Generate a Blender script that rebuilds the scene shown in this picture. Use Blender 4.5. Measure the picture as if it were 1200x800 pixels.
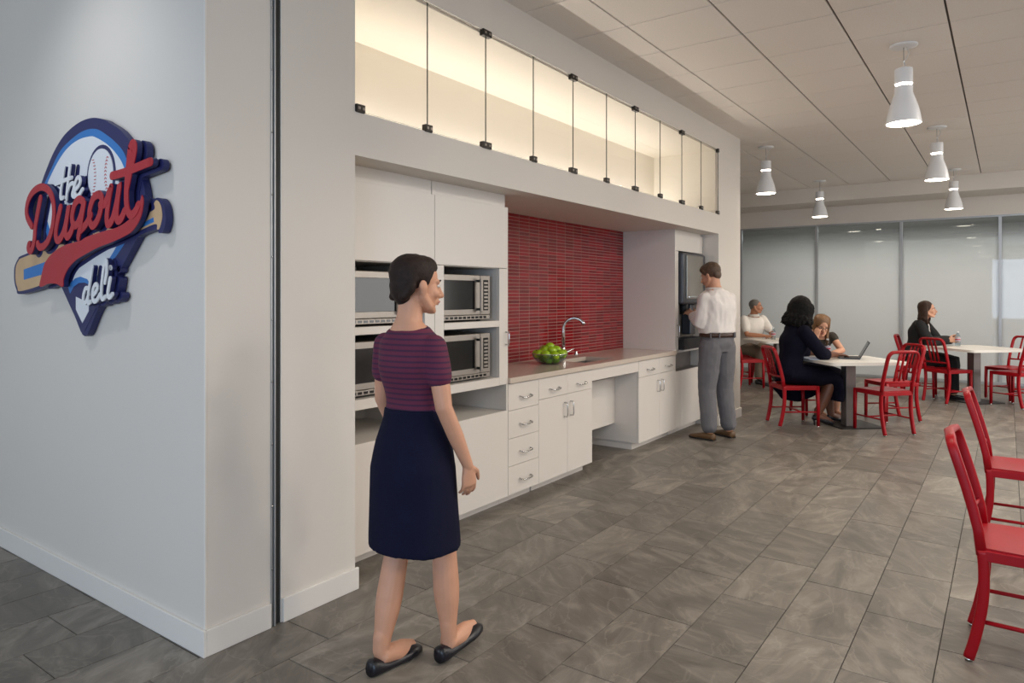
import bpy, bmesh, math, random
from mathutils import Vector, Matrix, noise

random.seed(7)
scene = bpy.context.scene
for o in list(bpy.data.objects):
    bpy.data.objects.remove(o, do_unlink=True)
COL = scene.collection
PI = math.pi

# ------------------------------------------------------------------ camera
EYE = 1.43
cam_data = bpy.data.cameras.new('camera')
cam_data.sensor_width = 36.0
cam_data.lens = 24.3
cam_data.shift_y = -53.0 / 1200.0
cam_data.clip_start = 0.05
cam = bpy.data.objects.new('camera', cam_data)
COL.objects.link(cam)
cam.location = (0, 0, EYE)
cam.rotation_euler = (PI / 2, 0, math.radians(35.6))
scene.camera = cam

# ------------------------------------------------------------------ view, world, lights
scene.view_settings.view_transform = 'Standard'
scene.view_settings.look = 'None'
scene.view_settings.gamma = 1.0
scene.view_settings.use_curve_mapping = False
scene.view_settings.exposure = -0.28
try:
    scene.cycles.use_denoising = True
    scene.cycles.max_bounces = 10
    scene.cycles.diffuse_bounces = 5
    scene.cycles.glossy_bounces = 4
    scene.cycles.transparent_max_bounces = 12
    scene.cycles.sample_clamp_indirect = 6.0
    scene.cycles.caustics_reflective = False
    scene.cycles.caustics_refractive = False
except Exception:
    pass

world = bpy.data.worlds.new('daylight')
scene.world = world
world.use_nodes = True
bg = world.node_tree.nodes['Background']
bg.inputs[0].default_value = (0.62, 0.76, 1.0, 1)
bg.inputs[1].default_value = 0.9


def area_light(name, loc, size, energy, color, direction, long_axis=(1, 0, 0), spread=180):
    l = bpy.data.lights.new(name, 'AREA')
    l.shape = 'RECTANGLE'
    l.size, l.size_y = size
    l.energy = energy
    l.color = color
    l.spread = math.radians(spread)
    ob = bpy.data.objects.new(name, l)
    COL.objects.link(ob)
    ob.location = loc
    z = -Vector(direction).normalized()
    x = Vector(long_axis)
    x = (x - z * x.dot(z)).normalized()
    ob.rotation_euler = Matrix((x, z.cross(x), z)).transposed().to_euler()
    return ob


def spot_light(name, loc, energy, color, direction, angle, blend=0.6, radius=0.05):
    l = bpy.data.lights.new(name, 'SPOT')
    l.energy = energy
    l.color = color
    l.spot_size = math.radians(angle)
    l.spot_blend = blend
    l.shadow_soft_size = radius
    ob = bpy.data.objects.new(name, l)
    COL.objects.link(ob)
    ob.location = loc
    ob.rotation_euler = Vector(direction).to_track_quat('-Z', 'Y').to_euler()
    return ob


COOL = (0.58, 0.76, 1.0)
WARM = (1.0, 0.86, 0.70)
NEUT = (1.0, 0.94, 0.87)
# daylight entering through the windows in the wall behind the photographer
area_light('daylight_window', (0.8, -4.4, 1.7), (2.5, 2.2), 165, COOL, (0, 1, 0))
area_light('daylight_window', (4.05, -4.4, 1.7), (2.5, 2.2), 60, COOL, (0, 1, 0))
area_light('daylight_window', (-5.0, -4.4, 1.7), (2.5, 2.2), 88, (0.72, 0.85, 1.0), (0, 1, 0))  # added window light at the left, brightens the sign wall
area_light('daylight_window', (5.45, 10.0, 1.7), (4.8, 2.2), 160, (1.0, 0.96, 0.90), (-1, 0, 0), (0, 1, 0))  # fill light at the added side-wall window, for the far seating end
# unseen ceiling panels added to brighten the room (fixtures are built further down)
FILL_PANELS = [(3.9, 1.2), (3.9, 4.4), (3.9, 7.6), (3.9, 10.8), (1.3, 3.3), (1.3, 6.5), (1.3, 9.7)]
for px, py in FILL_PANELS:
    area_light('fill_panel_light', (px, py, 3.285), (1.1, 0.55), 50, NEUT, (0, 0, -1))
# wall washer above the sign
spot_light('sign_wash_light', (-3.3, 0.55, 3.27), 40, (0.95, 0.97, 1.0), (-0.12, 0.62, -1.0), 95, 1.0, 0.06)
# light strip lying at the back of the glass-fronted display cabinet
area_light('cabinet_strip_light', (-3.27, 4.92, 2.362), (5.0, 0.03), 26, (1.0, 0.955, 0.885), (0.25, 0, 1), (0, 1, 0))


# ------------------------------------------------------------------ helpers
def lin(c):
    r = []
    for v in c[:3]:
        v = v / 255.0
        r.append(v / 12.92 if v <= 0.04045 else ((v + 0.055) / 1.055) ** 2.4)
    return (r[0], r[1], r[2], 1.0)


def mat(name, rgb, rough=0.5, metal=0.0, spec=0.5, var=None, bump=None, coat=0.0, emis=None, estr=0.0):
    m = bpy.data.materials.new(name)
    m.use_nodes = True
    nt = m.node_tree
    b = nt.nodes['Principled BSDF']
    b.inputs['Base Color'].default_value = lin(rgb)
    b.inputs['Roughness'].default_value = rough
    b.inputs['Metallic'].default_value = metal
    b.inputs['Specular IOR Level'].default_value = spec
    if coat:
        b.inputs['Coat Weight'].default_value = coat
        b.inputs['Coat Roughness'].default_value = 0.12
    if emis:
        b.inputs['Emission Color'].default_value = lin(emis)
        b.inputs['Emission Strength'].default_value = estr
    tc = nt.nodes.new('ShaderNodeTexCoord')
    if var:
        n = nt.nodes.new('ShaderNodeTexNoise')
        n.inputs['Scale'].default_value = var[0]
        n.inputs['Detail'].default_value = 4
        nt.links.new(tc.outputs['Object'], n.inputs['Vector'])
        mx = nt.nodes.new('ShaderNodeMix')
        mx.data_type = 'RGBA'
        nt.links.new(n.outputs['Fac'], mx.inputs['Factor'])
        a = var[1]
        mx.inputs['A'].default_value = lin([max(0, c * (1 - a)) for c in rgb])
        mx.inputs['B'].default_value = lin([min(255, c * (1 + a)) for c in rgb])
        nt.links.new(mx.outputs['Result'], b.inputs['Base Color'])
    if bump:
        n = nt.nodes.new('ShaderNodeTexNoise')
        n.inputs['Scale'].default_value = bump[0]
        n.inputs['Detail'].default_value = 3
        nt.links.new(tc.outputs['Object'], n.inputs['Vector'])
        bp = nt.nodes.new('ShaderNodeBump')
        bp.inputs['Strength'].default_value = bump[1]
        bp.inputs['Distance'].default_value = 0.004
        nt.links.new(n.outputs['Fac'], bp.inputs['Height'])
        nt.links.new(bp.outputs['Normal'], b.inputs['Normal'])
    return m


M = {}
M['paint'] = mat('wall_paint', (221, 215, 207), 0.55, var=(1.3, 0.012), bump=(60, 0.04))
M['trimpaint'] = mat('trim_paint', (230, 226, 220), 0.4, bump=(40, 0.03))
M['laminate'] = mat('white_laminate', (226, 220, 213), 0.32, var=(2.0, 0.01))
M['inner'] = mat('cabinet_interior', (214, 209, 202), 0.45, var=(2.0, 0.01))
M['cream'] = mat('cream_interior', (238, 233, 221), 0.6, var=(1.0, 0.01))
M['ceiltile'] = mat('ceiling_tile', (236, 229, 222), 0.85, var=(90, 0.03), bump=(220, 0.15))
M['ceilgrid'] = mat('ceiling_grid', (92, 84, 78), 0.7, var=(5, 0.03))
M['black'] = mat('black_rubber', (22, 23, 25), 0.6, bump=(200, 0.2))
M['blackgloss'] = mat('black_gloss', (10, 10, 11), 0.12, var=(3, 0.05))
M['steel'] = mat('brushed_steel', (150, 143, 136), 0.38, 0.9, var=(14, 0.06))
M['chrome'] = mat('chrome', (205, 205, 205), 0.12, 1.0, var=(4, 0.02))
M['alu'] = mat('aluminium_frame', (176, 179, 182), 0.4, 0.6, var=(6, 0.02))
M['red'] = mat('red_chair_metal', (156, 6, 22), 0.38, 0.0, 0.3, var=(9, 0.05))
M['tabletop'] = mat('white_table_laminate', (228, 224, 216), 0.35, var=(5, 0.01))
M['post'] = mat('table_post_steel', (128, 122, 120), 0.38, 0.7, var=(6, 0.06))
M['counter'] = mat('quartz_counter', (206, 193, 180), 0.13, 0.0, 0.5, var=(240, 0.10))
M['lampwhite'] = mat('lamp_enamel', (232, 233, 234), 0.35, var=(5, 0.01))
M['glow'] = mat('lamp_glow', (255, 246, 230), 0.5, emis=(255, 244, 224), estr=26.0, var=(3, 0.01))
M['panelglow'] = mat('panel_glow', (255, 250, 242), 0.5, emis=(255, 246, 232), estr=5.0, var=(3, 0.01))
M['clip'] = mat('dark_glass_clip', (58, 54, 50), 0.35, 0.7, var=(20, 0.1))
M['dispenser'] = mat('dispenser_plastic', (62, 64, 70), 0.38, var=(6, 0.06))
M['dispanel'] = mat('dispenser_panel', (134, 130, 122), 0.22, 0.2, var=(3, 0.10))
M['apple'] = mat('green_apple_skin', (150, 186, 28), 0.3, var=(28, 0.16), coat=0.2)
M['stem'] = mat('apple_stem', (70, 52, 28), 0.7, var=(40, 0.2))
M['glassedge'] = mat('glass_edge', (52, 62, 54), 0.25, var=(20, 0.1))
M['plate'] = mat('dark_base_plate', (46, 44, 43), 0.5, 0.3, var=(12, 0.1))
M['grout'] = mat('pale_grout', (172, 140, 130), 0.8, var=(60, 0.05))
M['floorgrout'] = mat('floor_grout', (52, 49, 45), 0.85, var=(30, 0.1))
M['darkroom'] = mat('corridor_wall', (188, 188, 188), 0.8, var=(2, 0.02))
M['navy'] = mat('sign_navy', (36, 40, 92), 0.45, var=(5, 0.03))
M['skyblue'] = mat('sign_blue', (52, 120, 190), 0.5, var=(5, 0.03))
M['signwhite'] = mat('sign_white', (226, 228, 232), 0.5, var=(5, 0.01))
M['signred'] = mat('sign_red', (176, 34, 48), 0.4, var=(7, 0.05))
M['tan'] = mat('sign_tan', (206, 172, 132), 0.55, var=(9, 0.05))
M['stitch'] = mat('ball_stitch', (190, 70, 74), 0.6, var=(9, 0.05))


def node_mat(name):
    m = bpy.data.materials.new(name)
    m.use_nodes = True
    nt = m.node_tree
    return m, nt, nt.nodes['Principled BSDF']


def add(nt, kind, **kw):
    n = nt.nodes.new(kind)
    for k, v in kw.items():
        setattr(n, k, v)
    return n


def piece_random(nt):
    """a random number per object or per joined piece"""
    oi = add(nt, 'ShaderNodeObjectInfo')
    ge = add(nt, 'ShaderNodeNewGeometry')
    s = add(nt, 'ShaderNodeMath', operation='ADD')
    nt.links.new(oi.outputs['Random'], s.inputs[0])
    nt.links.new(ge.outputs['Random Per Island'], s.inputs[1])
    f = add(nt, 'ShaderNodeMath', operation='FRACT')
    nt.links.new(s.outputs[0], f.inputs[0])
    return f.outputs[0], ge.outputs['Position']


def slate_material():
    m, nt, b = node_mat('slate_floor_tile')
    rnd, pos = piece_random(nt)
    off = add(nt, 'ShaderNodeVectorMath', operation='SCALE')
    comb = add(nt, 'ShaderNodeCombineXYZ')
    nt.links.new(rnd, comb.inputs[0]); nt.links.new(rnd, comb.inputs[1]); nt.links.new(rnd, comb.inputs[2])
    nt.links.new(comb.outputs[0], off.inputs[0]); off.inputs['Scale'].default_value = 37.0
    va = add(nt, 'ShaderNodeVectorMath', operation='ADD')
    nt.links.new(pos, va.inputs[0]); nt.links.new(off.outputs[0], va.inputs[1])
    # rotate differently per tile so that streaks change direction
    rot = add(nt, 'ShaderNodeVectorRotate', rotation_type='Z_AXIS')
    ang = add(nt, 'ShaderNodeMath', operation='MULTIPLY'); ang.inputs[1].default_value = 2.2
    nt.links.new(rnd, ang.inputs[0]); nt.links.new(ang.outputs[0], rot.inputs['Angle'])
    nt.links.new(va.outputs[0], rot.inputs['Vector'])
    mp = add(nt, 'ShaderNodeMapping'); mp.inputs['Scale'].default_value = (1.0, 2.6, 1.0)
    nt.links.new(rot.outputs[0], mp.inputs['Vector'])
    n1 = add(nt, 'ShaderNodeTexNoise'); n1.inputs['Scale'].default_value = 3.2; n1.inputs['Detail'].default_value = 7
    n1.inputs['Distortion'].default_value = 0.9; n1.inputs['Roughness'].default_value = 0.62
    nt.links.new(mp.outputs[0], n1.inputs['Vector'])
    n2 = add(nt, 'ShaderNodeTexNoise'); n2.inputs['Scale'].default_value = 55; n2.inputs['Detail'].default_value = 3
    nt.links.new(rot.outputs[0], n2.inputs['Vector'])
    ramp = add(nt, 'ShaderNodeValToRGB')
    e = ramp.color_ramp.elements
    e[0].position = 0.25; e[0].color = lin((84, 79, 73))
    e[1].position = 0.78; e[1].color = lin((152, 145, 135))
    x = ramp.color_ramp.elements.new(0.5); x.color = lin((113, 107, 99))
    nt.links.new(n1.outputs['Fac'], ramp.inputs['Fac'])
    # thin pale veins
    n3 = add(nt, 'ShaderNodeTexNoise'); n3.inputs['Scale'].default_value = 2.3; n3.inputs['Detail'].default_value = 5
    n3.inputs['Distortion'].default_value = 1.4
    nt.links.new(rot.outputs[0], n3.inputs['Vector'])
    sub = add(nt, 'ShaderNodeMath', operation='SUBTRACT'); sub.inputs[1].default_value = 0.5
    nt.links.new(n3.outputs['Fac'], sub.inputs[0])
    ab = add(nt, 'ShaderNodeMath', operation='ABSOLUTE'); nt.links.new(sub.outputs[0], ab.inputs[0])
    vr = add(nt, 'ShaderNodeMapRange'); vr.inputs['From Min'].default_value = 0.0; vr.inputs['From Max'].default_value = 0.014
    vr.inputs['To Min'].default_value = 0.20; vr.inputs['To Max'].default_value = 0.0
    nt.links.new(ab.outputs[0], vr.inputs['Value'])
    mv = add(nt, 'ShaderNodeMix', data_type='RGBA'); mv.inputs['B'].default_value = lin((176, 168, 156))
    nt.links.new(vr.outputs[0], mv.inputs['Factor']); nt.links.new(ramp.outputs[0], mv.inputs['A'])
    hsv = add(nt, 'ShaderNodeHueSaturation')
    val = add(nt, 'ShaderNodeMapRange'); val.inputs['To Min'].default_value = 0.80; val.inputs['To Max'].default_value = 1.18
    nt.links.new(rnd, val.inputs['Value']); nt.links.new(val.outputs[0], hsv.inputs['Value'])
    nt.links.new(mv.outputs['Result'], hsv.inputs['Color'])
    nt.links.new(hsv.outputs[0], b.inputs['Base Color'])
    rr = add(nt, 'ShaderNodeMapRange'); rr.inputs['To Min'].default_value = 0.30; rr.inputs['To Max'].default_value = 0.52
    nt.links.new(n1.outputs['Fac'], rr.inputs['Value']); nt.links.new(rr.outputs[0], b.inputs['Roughness'])
    ad = add(nt, 'ShaderNodeMath', operation='ADD'); nt.links.new(n1.outputs['Fac'], ad.inputs[0])
    ml = add(nt, 'ShaderNodeMath', operation='MULTIPLY'); ml.inputs[1].default_value = 0.18
    nt.links.new(n2.outputs['Fac'], ml.inputs[0]); nt.links.new(ml.outputs[0], ad.inputs[1])
    bp = add(nt, 'ShaderNodeBump'); bp.inputs['Strength'].default_value = 0.35; bp.inputs['Distance'].default_value = 0.006
    nt.links.new(ad.outputs[0], bp.inputs['Height']); nt.links.new(bp.outputs[0], b.inputs['Normal'])
    return m


def red_tile_material():
    m, nt, b = node_mat('red_glazed_tile')
    rnd, pos = piece_random(nt)
    ramp = add(nt, 'ShaderNodeValToRGB')
    e = ramp.color_ramp.elements
    e[0].position = 0.0; e[0].color = lin((112, 10, 19))
    e[1].position = 1.0; e[1].color = lin((152, 18, 29))
    nt.links.new(rnd, ramp.inputs['Fac'])
    n = add(nt, 'ShaderNodeTexNoise'); n.inputs['Scale'].default_value = 30
    nt.links.new(pos, n.inputs['Vector'])
    bp = add(nt, 'ShaderNodeBump'); bp.inputs['Strength'].default_value = 0.25; bp.inputs['Distance'].default_value = 0.004
    nt.links.new(n.outputs['Fac'], bp.inputs['Height']); nt.links.new(bp.outputs[0], b.inputs['Normal'])
    nt.links.new(ramp.outputs[0], b.inputs['Base Color'])
    b.inputs['Roughness'].default_value = 0.16
    return m


def pane_material(name, tint=(236, 242, 240), frosted=False):
    """thin sheet glass: reflects by Fresnel, lets the rest of the light straight through; a film frosts the tall panes"""
    m = bpy.data.materials.new(name)
    m.use_nodes = True
    nt = m.node_tree
    nt.nodes.remove(nt.nodes['Principled BSDF'])
    out = nt.nodes['Material Output']
    tr = add(nt, 'ShaderNodeBsdfTransparent'); tr.inputs[0].default_value = lin(tint)
    gl = add(nt, 'ShaderNodeBsdfGlossy'); gl.inputs['Roughness'].default_value = 0.02
    fr = add(nt, 'ShaderNodeFresnel')
    gf = add(nt, 'ShaderNodeNewGeometry')       # both faces of a thin sheet reflect alike
    io = add(nt, 'ShaderNodeMapRange'); io.inputs['To Min'].default_value = 1.45; io.inputs['To Max'].default_value = 1 / 1.45
    nt.links.new(gf.outputs['Backfacing'], io.inputs['Value']); nt.links.new(io.outputs[0], fr.inputs['IOR'])
    body = tr.outputs[0]
    if frosted:
        ge = add(nt, 'ShaderNodeNewGeometry')
        sx = add(nt, 'ShaderNodeSeparateXYZ'); nt.links.new(ge.outputs['Position'], sx.inputs[0])
        mr = add(nt, 'ShaderNodeMapRange'); mr.interpolation_type = 'SMOOTHSTEP'
        mr.inputs['From Min'].default_value = 2.72; mr.inputs['From Max'].default_value = 1.75
        mr.inputs['To Min'].default_value = 0.10; mr.inputs['To Max'].default_value = 0.93
        nt.links.new(sx.outputs['Z'], mr.inputs['Value'])
        df = add(nt, 'ShaderNodeBsdfDiffuse'); df.inputs[0].default_value = lin((214, 217, 218))
        tl = add(nt, 'ShaderNodeBsdfTranslucent'); tl.inputs[0].default_value = lin((232, 235, 236))
        fm = add(nt, 'ShaderNodeMixShader'); fm.inputs[0].default_value = 0.5
        nt.links.new(df.outputs[0], fm.inputs[1]); nt.links.new(tl.outputs[0], fm.inputs[2])
        mx = add(nt, 'ShaderNodeMixShader')
        nt.links.new(mr.outputs[0], mx.inputs[0]); nt.links.new(body, mx.inputs[1]); nt.links.new(fm.outputs[0], mx.inputs[2])
        body = mx.outputs[0]
    mix = add(nt, 'ShaderNodeMixShader')
    nt.links.new(fr.outputs[0], mix.inputs[0]); nt.links.new(body, mix.inputs[1]); nt.links.new(gl.outputs[0], mix.inputs[2])
    nt.links.new(mix.outputs[0], out.inputs[0])
    return m


def stripe_material():
    m, nt, b = node_mat('striped_jersey')
    tc = add(nt, 'ShaderNodeTexCoord')
    sx = add(nt, 'ShaderNodeSeparateXYZ'); nt.links.new(tc.outputs['Object'], sx.inputs[0])
    mu = add(nt, 'ShaderNodeMath', operation='MULTIPLY'); mu.inputs[1].default_value = 2 * PI / 0.021
    nt.links.new(sx.outputs['Z'], mu.inputs[0])
    sn = add(nt, 'ShaderNodeMath', operation='SINE'); nt.links.new(mu.outputs[0], sn.inputs[0])
    mr = add(nt, 'ShaderNodeMapRange'); mr.inputs['From Min'].default_value = 0.1; mr.inputs['From Max'].default_value = 0.7
    nt.links.new(sn.outputs[0], mr.inputs['Value'])
    mx = add(nt, 'ShaderNodeMix', data_type='RGBA')
    mx.inputs['A'].default_value = lin((98, 34, 62)); mx.inputs['B'].default_value = lin((62, 28, 60))
    nt.links.new(mr.outputs[0], mx.inputs['Factor']); nt.links.new(mx.outputs['Result'], b.inputs['Base Color'])
    b.inputs['Roughness'].default_value = 0.85
    return m


M['slate'] = slate_material()
M['redtile'] = red_tile_material()
M['pane'] = pane_material('clear_pane', (251, 249, 248))
M['frost'] = pane_material('frosted_pane', (214, 220, 220), True)
M['bottle'] = pane_material('clear_bottle', (226, 234, 238))
M['jersey'] = stripe_material()
M['skin_light'] = mat('skin_light', (204, 152, 124), 0.5, var=(14, 0.05))
M['skin_tan'] = mat('skin_tan', (176, 122, 92), 0.5, var=(14, 0.05))
M['skin_dark'] = mat('skin_dark', (104, 66, 48), 0.48, var=(14, 0.06))
M['lip'] = mat('lip', (158, 84, 78), 0.45, var=(20, 0.05))
M['eyewhite'] = mat('eye_white', (226, 222, 216), 0.3, var=(20, 0.01))
M['iris'] = mat('iris', (44, 30, 22), 0.3, var=(20, 0.05))
M['hair_dark'] = mat('dark_brown_hair', (38, 27, 23), 0.65, 0.0, 0.25, var=(60, 0.3), bump=(120, 0.5))
M['hair_black'] = mat('black_hair', (16, 14, 14), 0.75, 0.0, 0.2, var=(60, 0.3), bump=(120, 0.6))
M['hair_chestnut'] = mat('chestnut_hair', (56, 40, 32), 0.6, 0.0, 0.3, var=(60, 0.3), bump=(120, 0.5))
M['hair_brown'] = mat('brown_hair', (78, 58, 42), 0.55, var=(60, 0.3), bump=(120, 0.6))
M['hair_blond'] = mat('dark_blond_hair', (108, 78, 50), 0.5, var=(40, 0.4), bump=(120, 0.5))
M['hair_grey'] = mat('grey_hair', (98, 94, 90), 0.6, var=(60, 0.3), bump=(120, 0.5))
M['navyskirt'] = mat('navy_skirt_cloth', (20, 22, 44), 0.9, 0.0, 0.15, var=(9, 0.1), bump=(260, 0.2))
M['navydress'] = mat('navy_dress_cloth', (14, 14, 30), 0.9, 0.0, 0.15, var=(9, 0.1), bump=(260, 0.2))
M['shirt'] = mat('white_shirt_cotton', (226, 220, 216), 0.8, var=(8, 0.02), bump=(160, 0.15))
M['polo'] = mat('white_polo_pique', (232, 228, 222), 0.85, var=(8, 0.02), bump=(300, 0.25))
M['trousers'] = mat('grey_trouser_cloth', (104, 103, 107), 0.85, var=(10, 0.06), bump=(240, 0.2))
M['khaki'] = mat('khaki_cloth', (134, 120, 104), 0.85, var=(10, 0.05), bump=(240, 0.2))
M['blackcloth'] = mat('black_suit_cloth', (20, 20, 22), 0.85, var=(10, 0.1), bump=(240, 0.2))
M['blouse'] = mat('white_blouse', (214, 210, 206), 0.7, var=(10, 0.04))
M['yellow'] = mat('yellow_black_top', (48, 42, 34), 0.8, var=(8, 0.3))
M['leather'] = mat('black_leather', (16, 17, 26), 0.35, var=(10, 0.1))
M['brownleather'] = mat('brown_leather', (92, 66, 38), 0.5, var=(14, 0.15))
M['belt'] = mat('belt_leather', (58, 36, 28), 0.45, var=(14, 0.1))
M['laptop'] = mat('laptop_shell', (60, 61, 64), 0.35, 0.5, var=(6, 0.04))
M['screen'] = mat('laptop_screen', (28, 30, 36), 0.15, var=(3, 0.05))
M['paper'] = mat('blue_folder', (152, 164, 184), 0.5, var=(4, 0.03))
M['label'] = mat('bottle_label', (184, 178, 190), 0.5, var=(30, 0.1))
M['labelred'] = mat('bottle_label_red', (170, 40, 60), 0.5, var=(30, 0.1))
M['wire'] = mat('cord_white', (206, 206, 204), 0.5, var=(30, 0.02))


def new_obj(name, mesh, material=None, parent=None, smooth=False):
    if material is not None:
        mesh.materials.clear()
        mesh.materials.append(M[material] if isinstance(material, str) else material)
    if smooth:
        mesh.polygons.foreach_set('use_smooth', [True] * len(mesh.polygons))
    o = bpy.data.objects.new(name, mesh)
    COL.objects.link(o)
    if parent is not None:
        attach(o, parent)
    return o


def attach(o, parent):
    """children are modelled in the coordinates the parent stands in and stay there"""
    o.parent = parent
    o.matrix_parent_inverse = Matrix.Translation(-total_location(parent))


def total_location(o):
    v = Vector()
    while o is not None:
        v = v + o.location
        if o.parent is not None:
            v = v + o.matrix_parent_inverse.translation
        o = o.parent
    return v


def tag(o, label, cat, group=None, kind=None):
    if label:
        o['label'] = label
    if cat:
        o['category'] = cat
    if group:
        o['group'] = group
    if kind:
        o['kind'] = kind
    return o


def thing(name, label, cat, loc=(0, 0, 0), group=None):
    o = bpy.data.objects.new(name, None)
    COL.objects.link(o)
    o.empty_display_size = 0.1
    o.location = loc
    return tag(o, label, cat, group)


def copy_tree(o, parent=None):
    c = o.copy()
    COL.objects.link(c)
    if parent is not None:
        c.parent = parent
    for ch in o.children:
        copy_tree(ch, c)
    return c


class MB:
    """collects shapes into one mesh"""

    def __init__(self):
        self.bm = bmesh.new()

    def box(self, x0, x1, y0, y1, z0, z1, bevel=0.0):
        r = bmesh.ops.create_cube(self.bm, size=1.0)
        vs = r['verts']
        for v in vs:
            v.co = Vector(((x0 + x1) / 2 + v.co.x * abs(x1 - x0), (y0 + y1) / 2 + v.co.y * abs(y1 - y0), (z0 + z1) / 2 + v.co.z * abs(z1 - z0)))
        if bevel > 0:
            es = list({e for v in vs for e in v.link_edges})
            bmesh.ops.bevel(self.bm, geom=es, offset=bevel, segments=2, profile=0.5, affect='EDGES')
        return self

    def obox(self, c, size, rotz=0.0, bevel=0.0, mtx=None):
        r = bmesh.ops.create_cube(self.bm, size=1.0)
        vs = r['verts']
        R = mtx if mtx is not None else Matrix.Rotation(rotz, 3, 'Z')
        for v in vs:
            v.co = Vector(c) + R @ Vector((v.co.x * size[0], v.co.y * size[1], v.co.z * size[2]))
        if bevel > 0:
            es = list({e for v in vs for e in v.link_edges})
            bmesh.ops.bevel(self.bm, geom=es, offset=bevel, segments=2, profile=0.5, affect='EDGES')
        return self

    def ring_loft(self, rings, cap=True, closed=False):
        bm = self.bm
        vr = [[bm.verts.new(p) for p in r] for r in rings]
        n = len(vr[0])
        pairs = list(zip(vr[:-1], vr[1:]))
        if closed:
            pairs.append((vr[-1], vr[0]))
        for a, b in pairs:
            for i in range(n):
                j = (i + 1) % n
                bm.faces.new((a[i], a[j], b[j], b[i]))
        if cap and not closed:
            bm.faces.new(list(reversed(vr[0])))
            bm.faces.new(vr[-1])
        return self

    def tube(self, pts, rads, n=10, round_ends=False, flat=None, up=None, sq=1.0):
        """swept tube; rads a number, list, or list of (a, b) half axes (a along 'up' side)"""
        pts = [Vector(p) for p in pts]
        m = len(pts)
        if not isinstance(rads, (list, tuple)):
            rads = [rads] * m
        rr = [(r, r) if not isinstance(r, (tuple, list)) else r for r in rads]
        tang = []
        for i in range(m):
            a = pts[max(0, i - 1)]
            b = pts[min(m - 1, i + 1)]
            t = (b - a)
            tang.append(t.normalized() if t.length > 1e-9 else Vector((0, 0, 1)))
        u = Vector(up) if up is not None else (Vector((0, 0, 1)) if abs(tang[0].z) < 0.9 else Vector((1, 0, 0)))
        rings = []
        fr = []
        for i in range(m):
            t = tang[i]
            u = (u - t * u.dot(t))
            if u.length < 1e-6:
                u = t.orthogonal()
            u.normalize()
            fr.append((u.copy(), t.cross(u).normalized()))
        seq = []
        if round_ends:
            for k in (0.98, 0.8, 0.45):
                s = math.sqrt(max(0, 1 - k * k))
                seq.append((pts[0] - tang[0] * min(rr[0]) * k, fr[0], (rr[0][0] * s, rr[0][1] * s)))
        for i in range(m):
            seq.append((pts[i], fr[i], rr[i]))
        if round_ends:
            for k in (0.45, 0.8, 0.98):
                s = math.sqrt(max(0, 1 - k * k))
                seq.append((pts[-1] + tang[-1] * min(rr[-1]) * k, fr[-1], (rr[-1][0] * s, rr[-1][1] * s)))
        for c, (a, b), (ra, rb) in seq:
            ring = []
            for k in range(n):
                cs, sn = math.cos(2 * PI * (k + 0.5) / n), math.sin(2 * PI * (k + 0.5) / n)
                ring.append(c + a * (math.copysign(abs(cs) ** sq, cs) * ra) + b * (math.copysign(abs(sn) ** sq, sn) * rb))
            rings.append(ring)
        return self.ring_loft(rings)

    def lathe(self, prof, c=(0, 0, 0), n=24, close=True):
        rings = [[Vector((c[0] + r * math.cos(2 * PI * k / n), c[1] + r * math.sin(2 * PI * k / n), c[2] + z)) for k in range(n)] for r, z in prof]
        return self.ring_loft(rings, cap=close)

    def ball(self, c, r, seg=16, rings=10, mtx=None):
        q = bmesh.ops.create_uvsphere(self.bm, u_segments=seg, v_segments=rings, radius=1.0)
        for v in q['verts']:
            p = Vector((v.co.x * r[0], v.co.y * r[1], v.co.z * r[2]))
            if mtx is not None:
                p = mtx @ p
            v.co = Vector(c) + p
        return self

    def prism(self, poly, fn, d0, d1):
        """extrude a polygon of 2D points; fn(a, b, depth) gives the 3D point"""
        bm = self.bm
        f = [bm.verts.new(fn(a, b, d1)) for a, b in poly]
        k = [bm.verts.new(fn(a, b, d0)) for a, b in poly]
        n = len(poly)
        bm.faces.new(f)
        bm.faces.new(list(reversed(k)))
        for i in range(n):
            j = (i + 1) % n
            bm.faces.new((f[j], f[i], k[i], k[j]))
        return self

    def mesh(self, name='mesh', recalc=True):
        if recalc:
            bmesh.ops.recalc_face_normals(self.bm, faces=self.bm.faces[:])
        me = bpy.data.meshes.new(name)
        self.bm.to_mesh(me)
        self.bm.free()
        return me

    def build(self, name, material, parent=None, smooth=False):
        o = new_obj(name, self.mesh(name), material, parent, smooth)
        if smooth == 'auto':
            pass
        return o


def auto_smooth(o, deg=40):
    me = o.data
    me.polygons.foreach_set('use_smooth', [True] * len(me.polygons))
    bm = bmesh.new()
    bm.from_mesh(me)
    lim = math.radians(deg)
    for e in bm.edges:
        if len(e.link_faces) == 2 and e.calc_face_angle(0) > lim:
            e.smooth = False
    bm.to_mesh(me)
    bm.free()
    return o


def catmull(pts, k=6, closed=False):
    pts = [Vector(p) for p in pts]
    n = len(pts)
    out = []
    rng = range(n) if closed else range(n - 1)
    for i in rng:
        if closed:
            p0, p1, p2, p3 = pts[(i - 1) % n], pts[i], pts[(i + 1) % n], pts[(i + 2) % n]
        else:
            p0, p1, p2, p3 = pts[max(0, i - 1)], pts[i], pts[i + 1], pts[min(n - 1, i + 2)]
        for s in range(k):
            t = s / k
            out.append(0.5 * ((2 * p1) + (p2 - p0) * t + (2 * p0 - 5 * p1 + 4 * p2 - p3) * t * t + (3 * p1 - p0 - 3 * p2 + p3) * t ** 3))
    if not closed:
        out.append(pts[-1])
    return out


def structure(name, mb, material, parent=None):
    o = mb.build(name, material, parent)
    if parent is None:
        o['kind'] = 'structure'
    return o

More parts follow.
